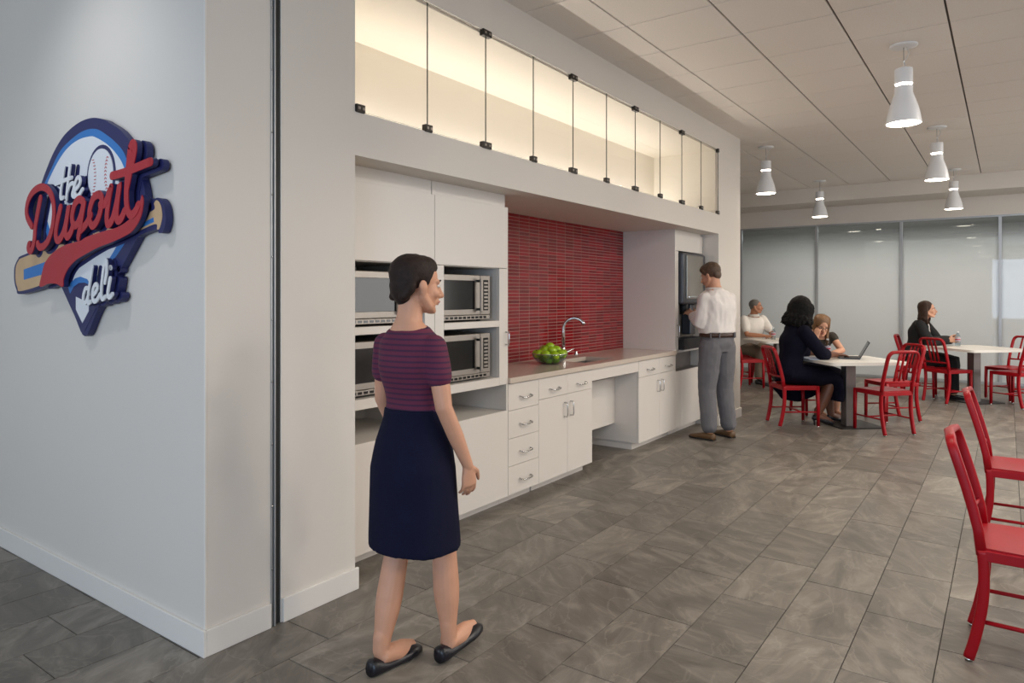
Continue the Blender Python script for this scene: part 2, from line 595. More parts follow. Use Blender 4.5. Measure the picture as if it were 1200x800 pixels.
# ------------------------------------------------------------------ main measures (metres)
XW = -2.59      # painted wall plane along the kitchenette
XF = -2.765     # cabinet fronts
XB = -3.36      # back wall of the niche
ZC = 3.305      # ceiling
Y0, Y1 = 2.30, 7.537   # niche between the two piers
YE = 8.30       # far end of the far pier
YG = 13.60      # glass partition
SW = 1.523      # sign wall plane
SOF = 2.12      # underside of the header

# ------------------------------------------------------------------ floor
floor = structure('floor', MB().box(-7.2, 5.9, -5.2, 18.2, -0.08, -0.006), 'floorgrout')
PX, PY = 0.2970, 0.5952
tile_me = MB().box(-PX / 2 + 0.0016, PX / 2 - 0.0016, -PY / 2 + 0.0016, PY / 2 - 0.0016, -0.012, 0.0, 0.0012).mesh('floor_tile')
tile_me.materials.append(M['slate'])
TH = math.radians(35.6)


def screen(x, y, z=0.0):
    d = -math.sin(TH) * x + math.cos(TH) * y
    if d < 0.3:
        return None
    return 600 + 810 * (math.cos(TH) * x + math.sin(TH) * y) / d, 347 - 810 * (z - EYE) / d, d


tiles = []
for k in range(-22, 24):
    xc = -0.224 - PX / 2 - k * PX
    ph = (3.49 - 0.397 * k) % PY
    for j in range(-9, 31):
        yc = ph + PY / 2 + j * PY
        if not (-7.0 < xc < 5.7 and -5.0 < yc < 18.0):
            continue
        if xc < -3.45 and 1.9 < yc < 8.0:
            continue
        s = screen(xc, yc)
        big = s is not None and -60 < s[0] < 1260 and s[1] < 860
        tiles.append(((s[2] if big else 999), xc, yc))
tiles.sort()
for d, xc, yc in tiles[:300]:
    t = bpy.data.objects.new('floor_tile', tile_me)
    COL.objects.link(t)
    t.location = (xc, yc, random.uniform(-0.0006, 0.0004))
    attach(t, floor)
    t.matrix_parent_inverse = Matrix()
mb = MB()
for d, xc, yc in tiles[300:]:
    mb.box(xc - PX / 2 + 0.0016, xc + PX / 2 - 0.0016, yc - PY / 2 + 0.0016, yc + PY / 2 - 0.0016, -0.012, 0.0)
o = mb.build('floor_tiles_beyond', 'slate', floor)
o['kind'] = 'stuff'

# ------------------------------------------------------------------ walls
structure('wall_left', MB().box(-7.2, XW, SW, 1.823, 0, 3.6), 'paint')
structure('wall_column', MB().box(-3.5, XW, 1.875, Y0, 0, 3.6).box(-3.5, XB, Y0 - 0.01, Y1 + 0.01, 0, 3.6), 'paint')
structure('wall_core', MB().box(-7.2, -3.5, 1.823, YE, 0, 3.6), 'paint')
structure('wall_end', MB().box(-3.5, XW, Y1, YE, 0, 3.6), 'paint')
hd = MB()
hd.box(XB, XW, Y0, Y1, SOF, 2.335)
hd.box(XB, XW, Y0, Y1, 3.051, 3.6)
structure('wall_header', hd, 'paint')
structure('wall_cabinet_lining', MB().box(XB, XB + 0.012, Y0, Y1, 2.335, 3.051).box(XB, XW - 0.03, Y0, Y1, 3.040, 3.051)
          .box(XB, XW - 0.03, Y0, Y0 + 0.012, 2.335, 3.051).box(XB, XW - 0.03, Y1 - 0.012, Y1, 2.335, 3.051), 'cream')
structure('wall_right', MB().box(5.6, 5.9, -5.2, 7.5, 0, 3.6).box(5.6, 5.9, 12.5, 18.2, 0, 3.6).box(5.6, 5.9, 7.5, 12.5, 0, 0.5).box(5.6, 5.9, 7.5, 12.5, 2.9, 3.6), 'paint')
w = thing('window_4', None, None, (5.7, 10, 0.5))  # unseen side window, added to bring light to the far end
w['kind'] = 'structure'
f = MB().box(5.68, 5.75, 7.5, 12.5, 0.5, 0.56).box(5.68, 5.75, 7.5, 12.5, 2.84, 2.9)
for yy in (7.5, 9.14, 10.80, 12.44):
    f.box(5.68, 5.75, yy, yy + 0.06, 0.5, 2.9)
f.build('window_frame', 'alu', w)
MB().box(5.71, 5.72, 7.56, 12.44, 0.56, 2.84).build('pane', 'pane', w)
structure('wall_side', MB().box(-7.4, -7.0, -5.2, 18.2, 0, 3.6), 'paint')
structure('wall_far', MB().box(-7.2, 5.9, 17.6, 17.9, 0, 3.6), 'darkroom')
rw = MB()
rw.box(-7.2, 5.9, -5.1, -4.6, 0, 0.5).box(-7.2, 5.9, -5.1, -4.6, 2.9, 3.6)
for a, b in ((-7.2, -6.3), (-3.7, -0.5), (2.1, 2.7), (5.4, 5.9)):
    if b > a:
        rw.box(a, b, -5.1, -4.6, 0.5, 2.9)
structure('wall_rear', rw, 'paint')
for i, xc in enumerate((0.8, 4.05, -5.0)):  # the leftmost window is added, out of view, to light the sign wall
    w = thing('window_%d' % (i + 2 + (i > 1)), None, None, (xc, -4.8, 0.5))
    w['kind'] = 'structure'
    f = MB().box(xc - 1.3, xc + 1.3, -4.85, -4.78, 0.5, 0.56).box(xc - 1.3, xc + 1.3, -4.85, -4.78, 2.84, 2.9)
    f.box(xc - 1.3, xc - 1.24, -4.85, -4.78, 0.5, 2.9).box(xc + 1.24, xc + 1.3, -4.85, -4.78, 0.5, 2.9).box(xc - 0.03, xc + 0.03, -4.85, -4.78, 0.5, 2.9)
    f.build('window_frame', 'alu', w)
    MB().box(xc - 1.24, xc + 1.24, -4.82, -4.81, 0.56, 2.84).build('pane', 'pane', w)

# baseboards
BH, BT = 0.106, 0.014


def baseboard(name, x0, x1, y0, y1):
    structure(name, MB().box(x0, x1, y0, y1, 0.0, BH, 0.003), 'trimpaint')


baseboard('baseboard_left', -7.0, XW + BT, SW - BT, SW)
baseboard('baseboard_column', XW, XW + BT, SW, 1.819)
baseboard('baseboard_pier', XW, XW + BT, 1.880, Y0 + BT)
baseboard('baseboard_end', XW, XW + BT, Y1 - BT, YE + BT)
baseboard('baseboard_return', XF, XW, Y1 - BT, Y1)

# folding-partition track in the slot between the two wall faces
tr = thing('trim_1', None, None, (XW, 1.85, 0))
tr['kind'] = 'structure'
MB().box(XW - 0.30, XW - 0.10, 1.823, 1.875, 0, 3.4).build('slot_back', 'black', tr)
MB().box(XW - 0.11, XW + 0.004, 1.823, 1.831, 0, 3.4, 0.001).build('metal_channel', 'alu', tr)
MB().box(XW - 0.11, XW + 0.010, 1.836, 1.843, 0, 3.4, 0.001).build('metal_edge', 'alu', tr)
MB().box(XW - 0.10, XW - 0.004, 1.845, 1.874, 0, 3.4, 0.002).build('rubber_seal', 'black', tr)
scr_me = MB().lathe([(0.0045, 0), (0.0045, 0.0025), (0.002, 0.004)], n=8).mesh('screw')
scr_me.materials.append(M['chrome'])
for i in range(11):
    s = bpy.data.objects.new('screw', scr_me)
    COL.objects.link(s)
    s.parent = tr
    s.location = (0.004, -0.022, 0.25 + i * 0.27)
    s.rotation_euler = (0, PI / 2, 0)

# metal corner beads on the outer wall corners
structure('trim_2', MB().box(XW - 0.006, XW + 0.0025, SW - 0.0025, SW + 0.006, BH, 3.5, 0.001), 'trimpaint')

# ------------------------------------------------------------------ ceiling
ceil = structure('ceiling', MB().box(-7.2, 5.9, 2.541, YG + 0.1, ZC + 0.014, 3.75), 'ceilgrid')
structure('ceiling_front', MB().box(-7.2, 5.9, -5.2, 2.541, ZC, 3.75), 'paint')
G = 0.61
xs = [-2.152 + G * k for k in range(-8, 14)]
ys = [4.981 + G * k for k in range(-4, 14)]
cache = {}
for i in range(len(xs) - 1):
    for j in range(len(ys) - 1):
        x0, x1, y0, y1 = xs[i] + 0.007, xs[i + 1] - 0.007, ys[j] + 0.0045, ys[j + 1] - 0.0045
        y1 = min(y1, 12.755)
        if y1 - y0 < 0.05:
            continue
        if y0 < YE:
            if y1 <= YE + 0.05:
                x0 = max(x0, XW)
            elif x1 < XW + 0.1:
                y0 = YE
        x1 = min(x1, 5.58)
        if x1 - x0 < 0.05:
            continue
        key = (round(x1 - x0, 3), round(y1 - y0, 3))
        if key not in cache:
            w, l = key
            me = MB().box(-w / 2, w / 2, -l / 2, l / 2, 0, 0.016, 0.002).mesh('ceiling_tile')
            me.materials.append(M['ceiltile'])
            cache[key] = me
        t = bpy.data.objects.new('ceiling_tile', cache[key])
        COL.objects.link(t)
        t.parent = ceil
        t.location = ((x0 + x1) / 2, (y0 + y1) / 2, ZC)
structure('trim_3', MB().box(-7.0, 5.6, 12.759, YG, 3.055, 3.5), 'paint')
structure('wall_back', MB().box(-7.0, 5.6, YG, YG + 0.12, 2.735, 3.5), 'paint')

# ------------------------------------------------------------------ glass partition and the corridor behind it
gp = thing('window_1', None, None, (-1.48, YG, 0))
gp['kind'] = 'structure'
mul = [-5.62, -4.234, -2.852, -1.483, -0.088, 1.30, 2.69, 4.08, 5.47]
for x in mul:
    MB().box(x - 0.022, x + 0.022, YG, YG + 0.075, 0.03, 2.735, 0.002).build('mullion', 'alu', gp)
for a, b in zip(mul[:-1], mul[1:]):
    MB().box(a + 0.022, b - 0.022, YG + 0.03, YG + 0.042, 0.045, 2.715).build('pane', 'frost', gp)
MB().box(-7.0, 5.6, YG - 0.002, YG + 0.08, 0.0, 0.045, 0.003).build('bottom_rail', 'alu', gp)
MB().box(-7.0, 5.6, YG - 0.002, YG + 0.08, 2.712, 2.742, 0.003).build('top_rail', 'alu', gp)
structure('ceiling_corridor', MB().box(-7.0, 5.6, YG + 0.12, 17.6, 2.95, 3.2), 'darkroom')
structure('trim_4', MB().box(-2.55, 0.6, 16.9, 17.6, 0, 2.62).box(1.6, 5.6, 16.9, 17.6, 0, 2.62), 'darkroom')
for i, (x, y) in enumerate(((-3.2, 15.2), (-1.9, 15.2), (-0.4, 15.2), (1.1, 15.2))):  # unseen lamps added to brighten the frosted panes from behind
    l = thing('corridor_fill', 'unseen square ceiling light added in the corridor behind the glass wall', 'light', (x, y, 2.95), 'added corridor lights')
    MB().box(x - 0.13, x + 0.13, y - 0.13, y + 0.13, 2.935, 2.95, 0.003).build('frame', 'alu', l)
    MB().box(x - 0.11, x + 0.11, y - 0.11, y + 0.11, 2.931, 2.936).build('diffuser', 'panelglow', l)
    area_light('corridor_fill_glow', (x, y, 2.925), (0.22, 0.22), 55, NEUT, (0, 0, -1))
for px, py in FILL_PANELS:  # housings of the added fill panels, all out of view
    l = thing('fill_panel', 'unseen flush ceiling light panel added to brighten the room', 'light', (px, py, ZC), 'added ceiling fill panels')
    MB().box(px - 0.6, px + 0.6, py - 0.31, py + 0.31, ZC - 0.012, ZC, 0.003).build('frame', 'alu', l)
    MB().box(px - 0.56, px + 0.56, py - 0.28, py + 0.28, ZC - 0.016, ZC - 0.012).build('diffuser', 'panelglow', l)

# ------------------------------------------------------------------ glass-fronted display cabinet in the header
gc = thing('glass_cabinet', 'lit glass-fronted display cabinet running along the header above the kitchenette', 'cabinet', (XW, 4.92, 2.335))
PW = (Y1 - Y0) / 10
for k in range(10):
    po = MB().box(XW - 0.008, XW - 0.002, Y0 + k * PW + 0.002, Y0 + (k + 1) * PW - 0.002, 2.341, 3.046).build('pane', 'pane', gc)
    po.data.materials.append(M['glassedge'])        # the cut edges of the sheet look dark
    for pf in po.data.polygons:
        if abs(pf.normal.x) < 0.5:
            pf.material_index = 1


def clip(y, z, w, up):
    c = MB()
    c.box(XW - 0.020, XW + 0.012, y - w / 2, y + w / 2, z - 0.020, z + 0.020, 0.003)
    o = c.build('clip', 'clip', gc)
    s = MB()
    for dy in ((-w / 4, w / 4) if w > 0.05 else (0,)):
        s.box(XW + 0.011, XW + 0.016, y + dy - 0.007, y + dy + 0.007, z - 0.007, z + 0.007, 0.002)
    s.build('clip_screw', 'steel', o)


for k in range(11):
    y = Y0 + k * PW
    y = min(max(y, Y0 + 0.03), Y1 - 0.02)
    clip(y, 2.352, 0.085 if k % 2 == 0 and 0 < k < 10 else 0.055, False)
    if k % 2 == 0 and k > 0:
        clip(y, 3.036, 0.085 if k < 10 else 0.04, True)
MB().box(XB + 0.04, XB + 0.14, Y0 + 0.1, Y1 - 0.1, 2.336, 2.352, 0.003).build('light_strip', 'lampwhite', gc)

# ------------------------------------------------------------------ kitchenette cabinets
BK = XB + 0.004


def bar_pull(c, length, vertical, parent):
    """thin bowed bar pull standing off the front"""
    x, y, z = c
    h = length / 2
    if vertical:
        pts = [(x, y, z - h), (x + 0.024, y, z - h), (x + 0.028, y, z - h + 0.012), (x + 0.028, y, z + h - 0.012), (x + 0.024, y, z + h), (x, y, z + h)]
    else:
        pts = [(x, y - h, z), (x + 0.022, y - h, z - 0.004), (x + 0.028, y - h + 0.014, z - 0.008), (x + 0.030, y, z - 0.010), (x + 0.028, y + h - 0.014, z - 0.008), (x + 0.022, y + h, z - 0.004), (x, y + h, z)]
    o = MB().tube(pts, 0.0048, 8).build('handle', 'chrome', parent, True)
    return o


def slab(name, y0, y1, z0, z1, parent, x=XF, th=0.019, m='laminate'):
    g = 0.0016
    return MB().box(x - th, x, y0 + g, y1 - g, z0 + g, z1 - g, 0.0012).build(name, m, parent)


def tall_unit(y0, y1, o0, o1, label):
    t = thing('microwave_cabinet', label, 'cabinet', (XF, (y0 + y1) / 2, 0))
    # closed upper door with the lift-up front
    slab('door', y0, y1, 1.618, 2.035, t)
    slab('stile', y0, o0, 0.832, 1.618, t)
    slab('stile', o1, y1, 0.832, 1.618, t)
    MB().box(BK, XF, o0 - 0.0, o1 + 0.0, 1.226, 1.267, 0.001).build('shelf', 'laminate', t)
    MB().box(BK, XF, o0 - 0.0, o1 + 0.0, 0.832, 0.886, 0.001).build('shelf', 'laminate', t)
    MB().box(BK, XF - 0.02, o0 - 0.016, o0, 0.886, 1.63, 0.001).build('inner_side', 'inner', t)
    MB().box(BK, XF - 0.02, o1, o1 + 0.016, 0.886, 1.63, 0.001).build('inner_side', 'inner', t)
    MB().box(BK, XF - 0.02, o0, o1, 1.614, 1.63, 0.001).build('inner_top', 'inner', t)
    MB().box(BK, BK + 0.01, o0, o1, 0.886, 1.614).build('back_panel', 'inner', t)
    # open slot and waste front below
    MB().box(BK, XF, y0 + 0.002, y0 + 0.02, 0.655, 0.832, 0.001).build('inner_side', 'inner', t)
    MB().box(BK, XF, y1 - 0.02, y1 - 0.002, 0.655, 0.832, 0.001).build('inner_side', 'inner', t)
    MB().box(BK, BK + 0.01, y0, y1, 0.07, 0.832).build('back_panel', 'inner', t)
    MB().box(BK, XF - 0.02, y0 + 0.01, y1 - 0.01, 0.640, 0.652).build('inner_shelf', 'inner', t)
    slab('front_panel', y0, y1, 0.066, 0.655, t)
    MB().box(BK, XF - 0.025, y0 + 0.003, y1 - 0.003, 2.035, SOF).build('filler', 'laminate', t)
    MB().box(BK, XF - 0.02, y0, y0 + 0.016, 0.066, 2.035).build('side_panel', 'laminate', t)
    MB().box(BK, XF - 0.001, y1 - 0.016, y1, 0.066, 2.035).build('side_panel', 'laminate', t)
    MB().box(BK, XF - 0.08, y0, y1, 0.0, 0.066).build('toe_kick', 'laminate', t)
    return t


tall_unit(2.302, 3.072, 2.392, 2.985, 'tall white microwave cabinet next to the wall column, behind the walking woman')
t2 = tall_unit(3.074, 3.815, 3.158, 3.715, 'tall white microwave cabinet standing against the red tiled backsplash')
bar_pull((XF, 3.79, 1.145), 0.085, True, t2)

# base cabinet: drawer stack
t = thing('drawer_cabinet', 'white base cabinet with a stack of four drawers', 'cabinet', (XF, 4.005, 0))
MB().box(BK, XF - 0.02, 3.818, 4.194, 0.068, 0.834).build('body', 'laminate', t)
for z0, z1 in ((0.068, 0.263), (0.263, 0.453), (0.453, 0.645), (0.645, 0.831)):
    d = slab('drawer', 3.818, 4.195, z0, z1, t)
    bar_pull((XF, 4.02, (z0 + z1) / 2 - 0.005), 0.13, False, d)
MB().box(BK, XF - 0.08, 3.818, 4.194, 0.0, 0.068).build('toe_kick', 'laminate', t)


def door_unit(y0, y1, mid, label, hy):
    t = thing('base_cabinet', label, 'cabinet', (XF, (y0 + y1) / 2, 0))
    MB().box(BK, XF - 0.02, y0 + 0.001, y1 - 0.001, 0.068, 0.834).build('body', 'laminate', t)
    for a, b in ((y0, mid), (mid, y1)):
        d = slab('drawer', a, b, 0.676, 0.831, t)
        bar_pull((XF, (a + b) / 2 + 0.01, 0.742), 0.13, False, d)
    d = slab('door', y0, mid, 0.068, 0.676, t)
    bar_pull((XF, mid - 0.045, 0.56), 0.108, True, d)
    d = slab('door', mid, y1, 0.068, 0.676, t)
    bar_pull((XF, mid + 0.045, 0.56), 0.108, True, d)
    MB().box(BK, XF - 0.08, y0 + 0.02, y1 - 0.02, 0.0, 0.068).build('toe_kick', 'laminate', t)
    return t


door_unit(4.196, 4.992, 4.60, 'white two-door base cabinet between the drawer stack and the knee space', 0)
door_unit(5.873, 6.732, 6.34, 'white two-door base cabinet beyond the sink knee space', 0)
# knee space under the sink
t = thing('knee_space_panel', 'white apron and hanging pipe cover panel under the sink', 'panel', (XF, 5.43, 0.235))
MB().box(XF - 0.02, XF - 0.002, 4.994, 5.871, 0.735, 0.834, 0.001).build('apron', 'laminate', t)
MB().box(-3.03, -3.01, 4.994, 5.871, 0.235, 0.834, 0.001).build('cover_panel', 'laminate', t)
MB().box(BK, BK + 0.012, 4.994, 5.871, 0.066, 0.834).build('back_panel', 'inner', t)
MB().box(BK, BK + 0.03, 4.994, 5.871, 0.0, 0.066).build('toe_kick', 'laminate', t)

# dispenser tower
t = thing('dispenser_tower', 'white tower cabinet housing the drink dispenser by the far pier', 'cabinet', (XF, 7.13, 0))
MB().box(BK, XF - 0.001, 6.734, 6.752, 0.836, SOF, 0.001).build('side_panel', 'laminate', t)
slab('stile', 6.734, 6.822, 0.86, 1.90, t)
slab('head_panel', 6.734, 7.520, 1.90, 2.095, t)
MB().box(BK, XF - 0.02, 6.752, 7.520, 2.095, SOF).build('filler', 'laminate', t)
MB().box(BK, XF, 6.752, 7.520, 0.846, 0.872, 0.001).build('shelf', 'laminate', t)
MB().box(BK, XF - 0.02, 6.804, 6.822, 0.872, 1.90).build('inner_side', 'inner', t)
MB().box(BK, BK + 0.012, 6.752, 7.520, 0.07, SOF).build('back_panel', 'inner', t)
MB().box(BK, XF - 0.002, 6.734, 6.752, 0.068, 0.846, 0.001).build('side_panel', 'laminate', t)
MB().box(BK, XF - 0.02, 6.752, 7.520, 0.64, 0.655).build('inner_shelf', 'post', t)
MB().box(XF - 0.16, XF - 0.14, 6.752, 7.520, 0.655, 0.846).build('slot_back', 'post', t)
slab('front_panel', 6.734, 6.90, 0.068, 0.655, t)
slab('front_panel', 6.90, 7.520, 0.068, 0.655, t)
MB().box(BK, XF - 0.08, 6.734, 7.52, 0.0, 0.068).build('toe_kick', 'laminate', t)
bar_pull((XF, 6.785, 1.07), 0.12, True, t)

# countertop with the cut-out for the sink
SX0, SX1, SY0, SY1 = -3.17, -2.87, 5.06, 5.60
XC = -2.745
ct = MB()
CTb, CTt = 0.836, 0.873
loops = [[(XB, 3.817), (XC, 3.817), (XC, 6.733), (XB, 6.733)], [(SX0, SY0), (SX1, SY0), (SX1, SY1), (SX0, SY1)]]
vv = {}
for li, lp in enumerate(loops):
    for i, (x, y) in enumerate(lp):
        for zi, z in enumerate((CTb, CTt)):
            vv[li, i, zi] = ct.bm.verts.new((x, y, z))
for i in range(4):
    j = (i + 1) % 4
    for zi in (0, 1):
        ct.bm.faces.new((vv[0, i, zi], vv[0, j, zi], vv[1, j, zi], vv[1, i, zi]))
    for li in (0, 1):
        ct.bm.faces.new((vv[li, i, 0], vv[li, j, 0], vv[li, j, 1], vv[li, i, 1]))
o = ct.build('countertop', 'counter')
tag(o, 'long beige quartz countertop with an undermount sink cut-out', 'countertop')
# sink bowl
s = thing('sink', 'stainless undermount sink set in the beige countertop', 'sink', (-3.02, 5.33, 0.70))
sk = MB()
e = 0.006
rings = []
for inset, z in ((-0.012, CTb - 0.001), (0.0 - e, CTb - 0.001), (0.0 - e + 0.01, 0.70), (0.05, 0.69)):
    rings.append([Vector((SX0 + inset, SY0 + inset, z)), Vector((SX1 - inset, SY0 + inset, z)), Vector((SX1 - inset, SY1 - inset, z)), Vector((SX0 + inset, SY1 - inset, z))])
sk.ring_loft(rings, cap=False)
sk.bm.verts.ensure_lookup_table()
sk.bm.faces.new([v for v in list(sk.bm.verts)[-4:]])
sk.build('basin', 'steel', s)
MB().lathe([(0.0, 0.0), (0.034, 0.0), (0.038, 0.004), (0.0, 0.005)], (-3.02, 5.33, 0.691), 16, False).build('drain', 'chrome', s, True)
# faucet
f = thing('faucet', 'tall chrome gooseneck faucet standing behind the sink', 'faucet', (-3.25, 5.33, CTt))
fx, fy = -3.25, 5.33
MB().lathe([(0.030, 0), (0.030, 0.006), (0.026, 0.012), (0.025, 0.07), (0.020, 0.085), (0.016, 0.11)], (fx, fy, CTt), 18).build('base', 'chrome', f, True)
pts = [Vector((fx, fy, CTt + 0.08)), Vector((fx, fy, CTt + 0.24))]
R = 0.10
for k in range(1, 13):
    a = PI * 0.86 * k / 12
    pts.append(Vector((fx + (R - R * math.cos(a)) * 0.9, fy + (R - R * math.cos(a)) * 0.42, CTt + 0.26 + R * math.sin(a))))
MB().tube(pts, [0.015] * 2 + [0.0135] * 9 + [0.015, 0.017, 0.018], 14).build('spout', 'chrome', f, True)
MB().tube([(fx, fy + 0.02, CTt + 0.05), (fx + 0.01, fy + 0.05, CTt + 0.055), (fx + 0.03, fy + 0.13, CTt + 0.075)], [0.013, 0.011, 0.006], 10, True).build('lever', 'chrome', f, True)
MB().lathe([(0.02, 0), (0.02, 0.02), (0.012, 0.045), (0.01, 0.05)], (-3.25, 5.56, CTt), 14).build('soap_pump', 'chrome', f, True)

# red tiled backsplash: real tiles, the most visible ones as single pieces
bs = thing('backsplash', 'red glazed stacked strip tile backsplash behind the sink', 'backsplash', (XB, 5.3, CTt))
MB().box(XB - 0.01, XB + 0.0085, 3.82, 6.733, CTt, SOF).build('grout_bed', 'grout', bs)
TY, TZ = 0.1497, 0.0290
rt = MB().box(0, 0.0075, -TY / 2 + 0.0027, TY / 2 - 0.0027, -TZ / 2 + 0.0022, TZ / 2 - 0.0022, 0.0010).mesh('tile')
rt.materials.append(M['redtile'])
lst = []
ny = int((6.733 - 3.83) / TY) + 1
for i in range(ny):
    y = 6.731 - TY * (i + 0.5)
    for j in range(43):
        lst.append((y, CTt + 0.002 + TZ * (j + 0.5)))
seen = sorted([q for q in lst if q[0] > 4.60])
single = set(seen[:300])
for q in seen[:300]:
    t = bpy.data.objects.new('tile', rt)
    COL.objects.link(t)
    t.parent = bs
    t.location = (0.003, q[0] - 5.3, q[1] - CTt)
mb = MB()
for q in lst:
    if q in single:
        continue
    mb.box(XB + 0.003, XB + 0.0105, max(3.825, q[0] - TY / 2 + 0.0027), q[0] + TY / 2 - 0.0027, q[1] - TZ / 2 + 0.0022, q[1] + TZ / 2 - 0.0022)
o = mb.build('tiles_beyond', 'redtile', bs)
o['kind'] = 'stuff'

# ------------------------------------------------------------------ microwaves
def microwave(label):
    t = thing('microwave', label, 'microwave', (0, 0, 0), 'commercial microwaves in the tall cabinets')
    W, H, D = 0.53, 0.30, 0.44
    MB().box(-D, -0.03, -W / 2, W / 2, 0.012, H, 0.004).build('body', 'steel', t)
    d = MB().box(-0.03, 0.0, -W / 2, W / 2 - 0.105, 0.042, H, 0.004).build('door', 'steel', t)
    MB().box(-0.002, 0.002, -W / 2 + 0.028, W / 2 - 0.165, 0.078, H - 0.036, 0.002).build('window', 'blackgloss', d)
    hy = W / 2 - 0.135
    MB().box(0.028, 0.040, hy - 0.012, hy + 0.012, 0.06, H - 0.02, 0.004).build('handle', 'steel', d)
    for z in (0.078, H - 0.038):
        MB().box(-0.001, 0.030, hy - 0.010, hy + 0.010, z - 0.008, z + 0.008, 0.002).build('handle_mount', 'blackgloss', d)
    c = MB().box(-0.03, 0.0, W / 2 - 0.103, W / 2, 0.042, H, 0.004).build('control_panel', 'steel', t)
    MB().box(-0.001, 0.0025, W / 2 - 0.078, W / 2 - 0.022, 0.07, H - 0.03, 0.001).build('key_plate', 'blackgloss', c)
    for k in range(8):
        MB().box(0.002, 0.005, W / 2 - 0.070, W / 2 - 0.030, 0.078 + k * 0.0235, 0.092 + k * 0.0235, 0.001).build('key', 'steel', c)
    g = MB().box(-0.03, -0.002, -W / 2, W / 2, 0.012, 0.040, 0.002).build('vent_grille', 'steel', t)
    for k in range(11):
        y = -W / 2 + 0.04 + k * 0.042
        MB().box(-0.003, -0.001, y, y + 0.030, 0.019, 0.033).build('vent_slot', 'blackgloss', g)
    for y in (-W / 2 + 0.05, W / 2 - 0.05):
        for x in (-0.06, -D + 0.05):
            MB().lathe([(0.014, 0), (0.014, 0.013)], (x, y, 0), 10).build('foot', 'black', t)
    return t


mw = microwave('steel microwave on the upper shelf, in front of the walking woman\'s face')
mw.location = (XF - 0.035, 3.395, 1.267)
for (y, z, lb) in ((3.395, 0.886, 'steel microwave on the lower shelf, just left of the backsplash'),
                   (2.69, 1.267, 'steel microwave on the upper shelf beside the wall column'),
                   (2.69, 0.886, 'steel microwave on the lower shelf beside the wall column')):
    c = copy_tree(mw)
    c['label'] = lb
    c.location = (XF - 0.035, y, z)

# ------------------------------------------------------------------ drink dispenser
dd = thing('drink_dispenser', 'dark grey ice and drink dispenser built into the white tower', 'dispenser', (XF, 7.16, 0.872))
ya, yb = 6.845, 7.495
MB().box(XB + 0.05, XF + 0.045, ya, yb, 1.345, 1.885, 0.022).build('upper_housing', 'dispenser', dd)
MB().box(XF + 0.042, XF + 0.056, ya + 0.075, yb - 0.11, 1.40, 1.862, 0.006).build('front_panel', 'dispanel', dd)
MB().box(XF + 0.050, XF + 0.062, ya + 0.12, yb - 0.16, 1.415, 1.432, 0.003).build('badge_strip', 'chrome', dd)
MB().box(XB + 0.05, XF - 0.10, ya, yb, 0.98, 1.345, 0.004).build('back_plate', 'steel', dd)
MB().box(XF - 0.104, XF - 0.092, ya + 0.07, ya + 0.15, 1.08, 1.26, 0.004).build('key_pad', 'blackgloss', dd)
MB().lathe([(0.045, 0.0), (0.045, 0.10), (0.028, 0.12)], (XF - 0.02, 7.02, 1.24), 16).build('ice_chute', 'black', dd, True)
MB().box(XF - 0.10, XF - 0.0, 7.16, 7.30, 1.02, 1.345, 0.012).build('lever_housing', 'dispenser', dd)
MB().box(XB + 0.05, XF + 0.05, ya, yb, 0.874, 0.985, 0.008).build('drip_tray', 'black', dd)
for k in range(9):
    y = ya + 0.07 + k * 0.06
    MB().box(XF - 0.10, XF + 0.035, y, y + 0.03, 0.984, 0.989).build('tray_bar', 'dispenser', dd)

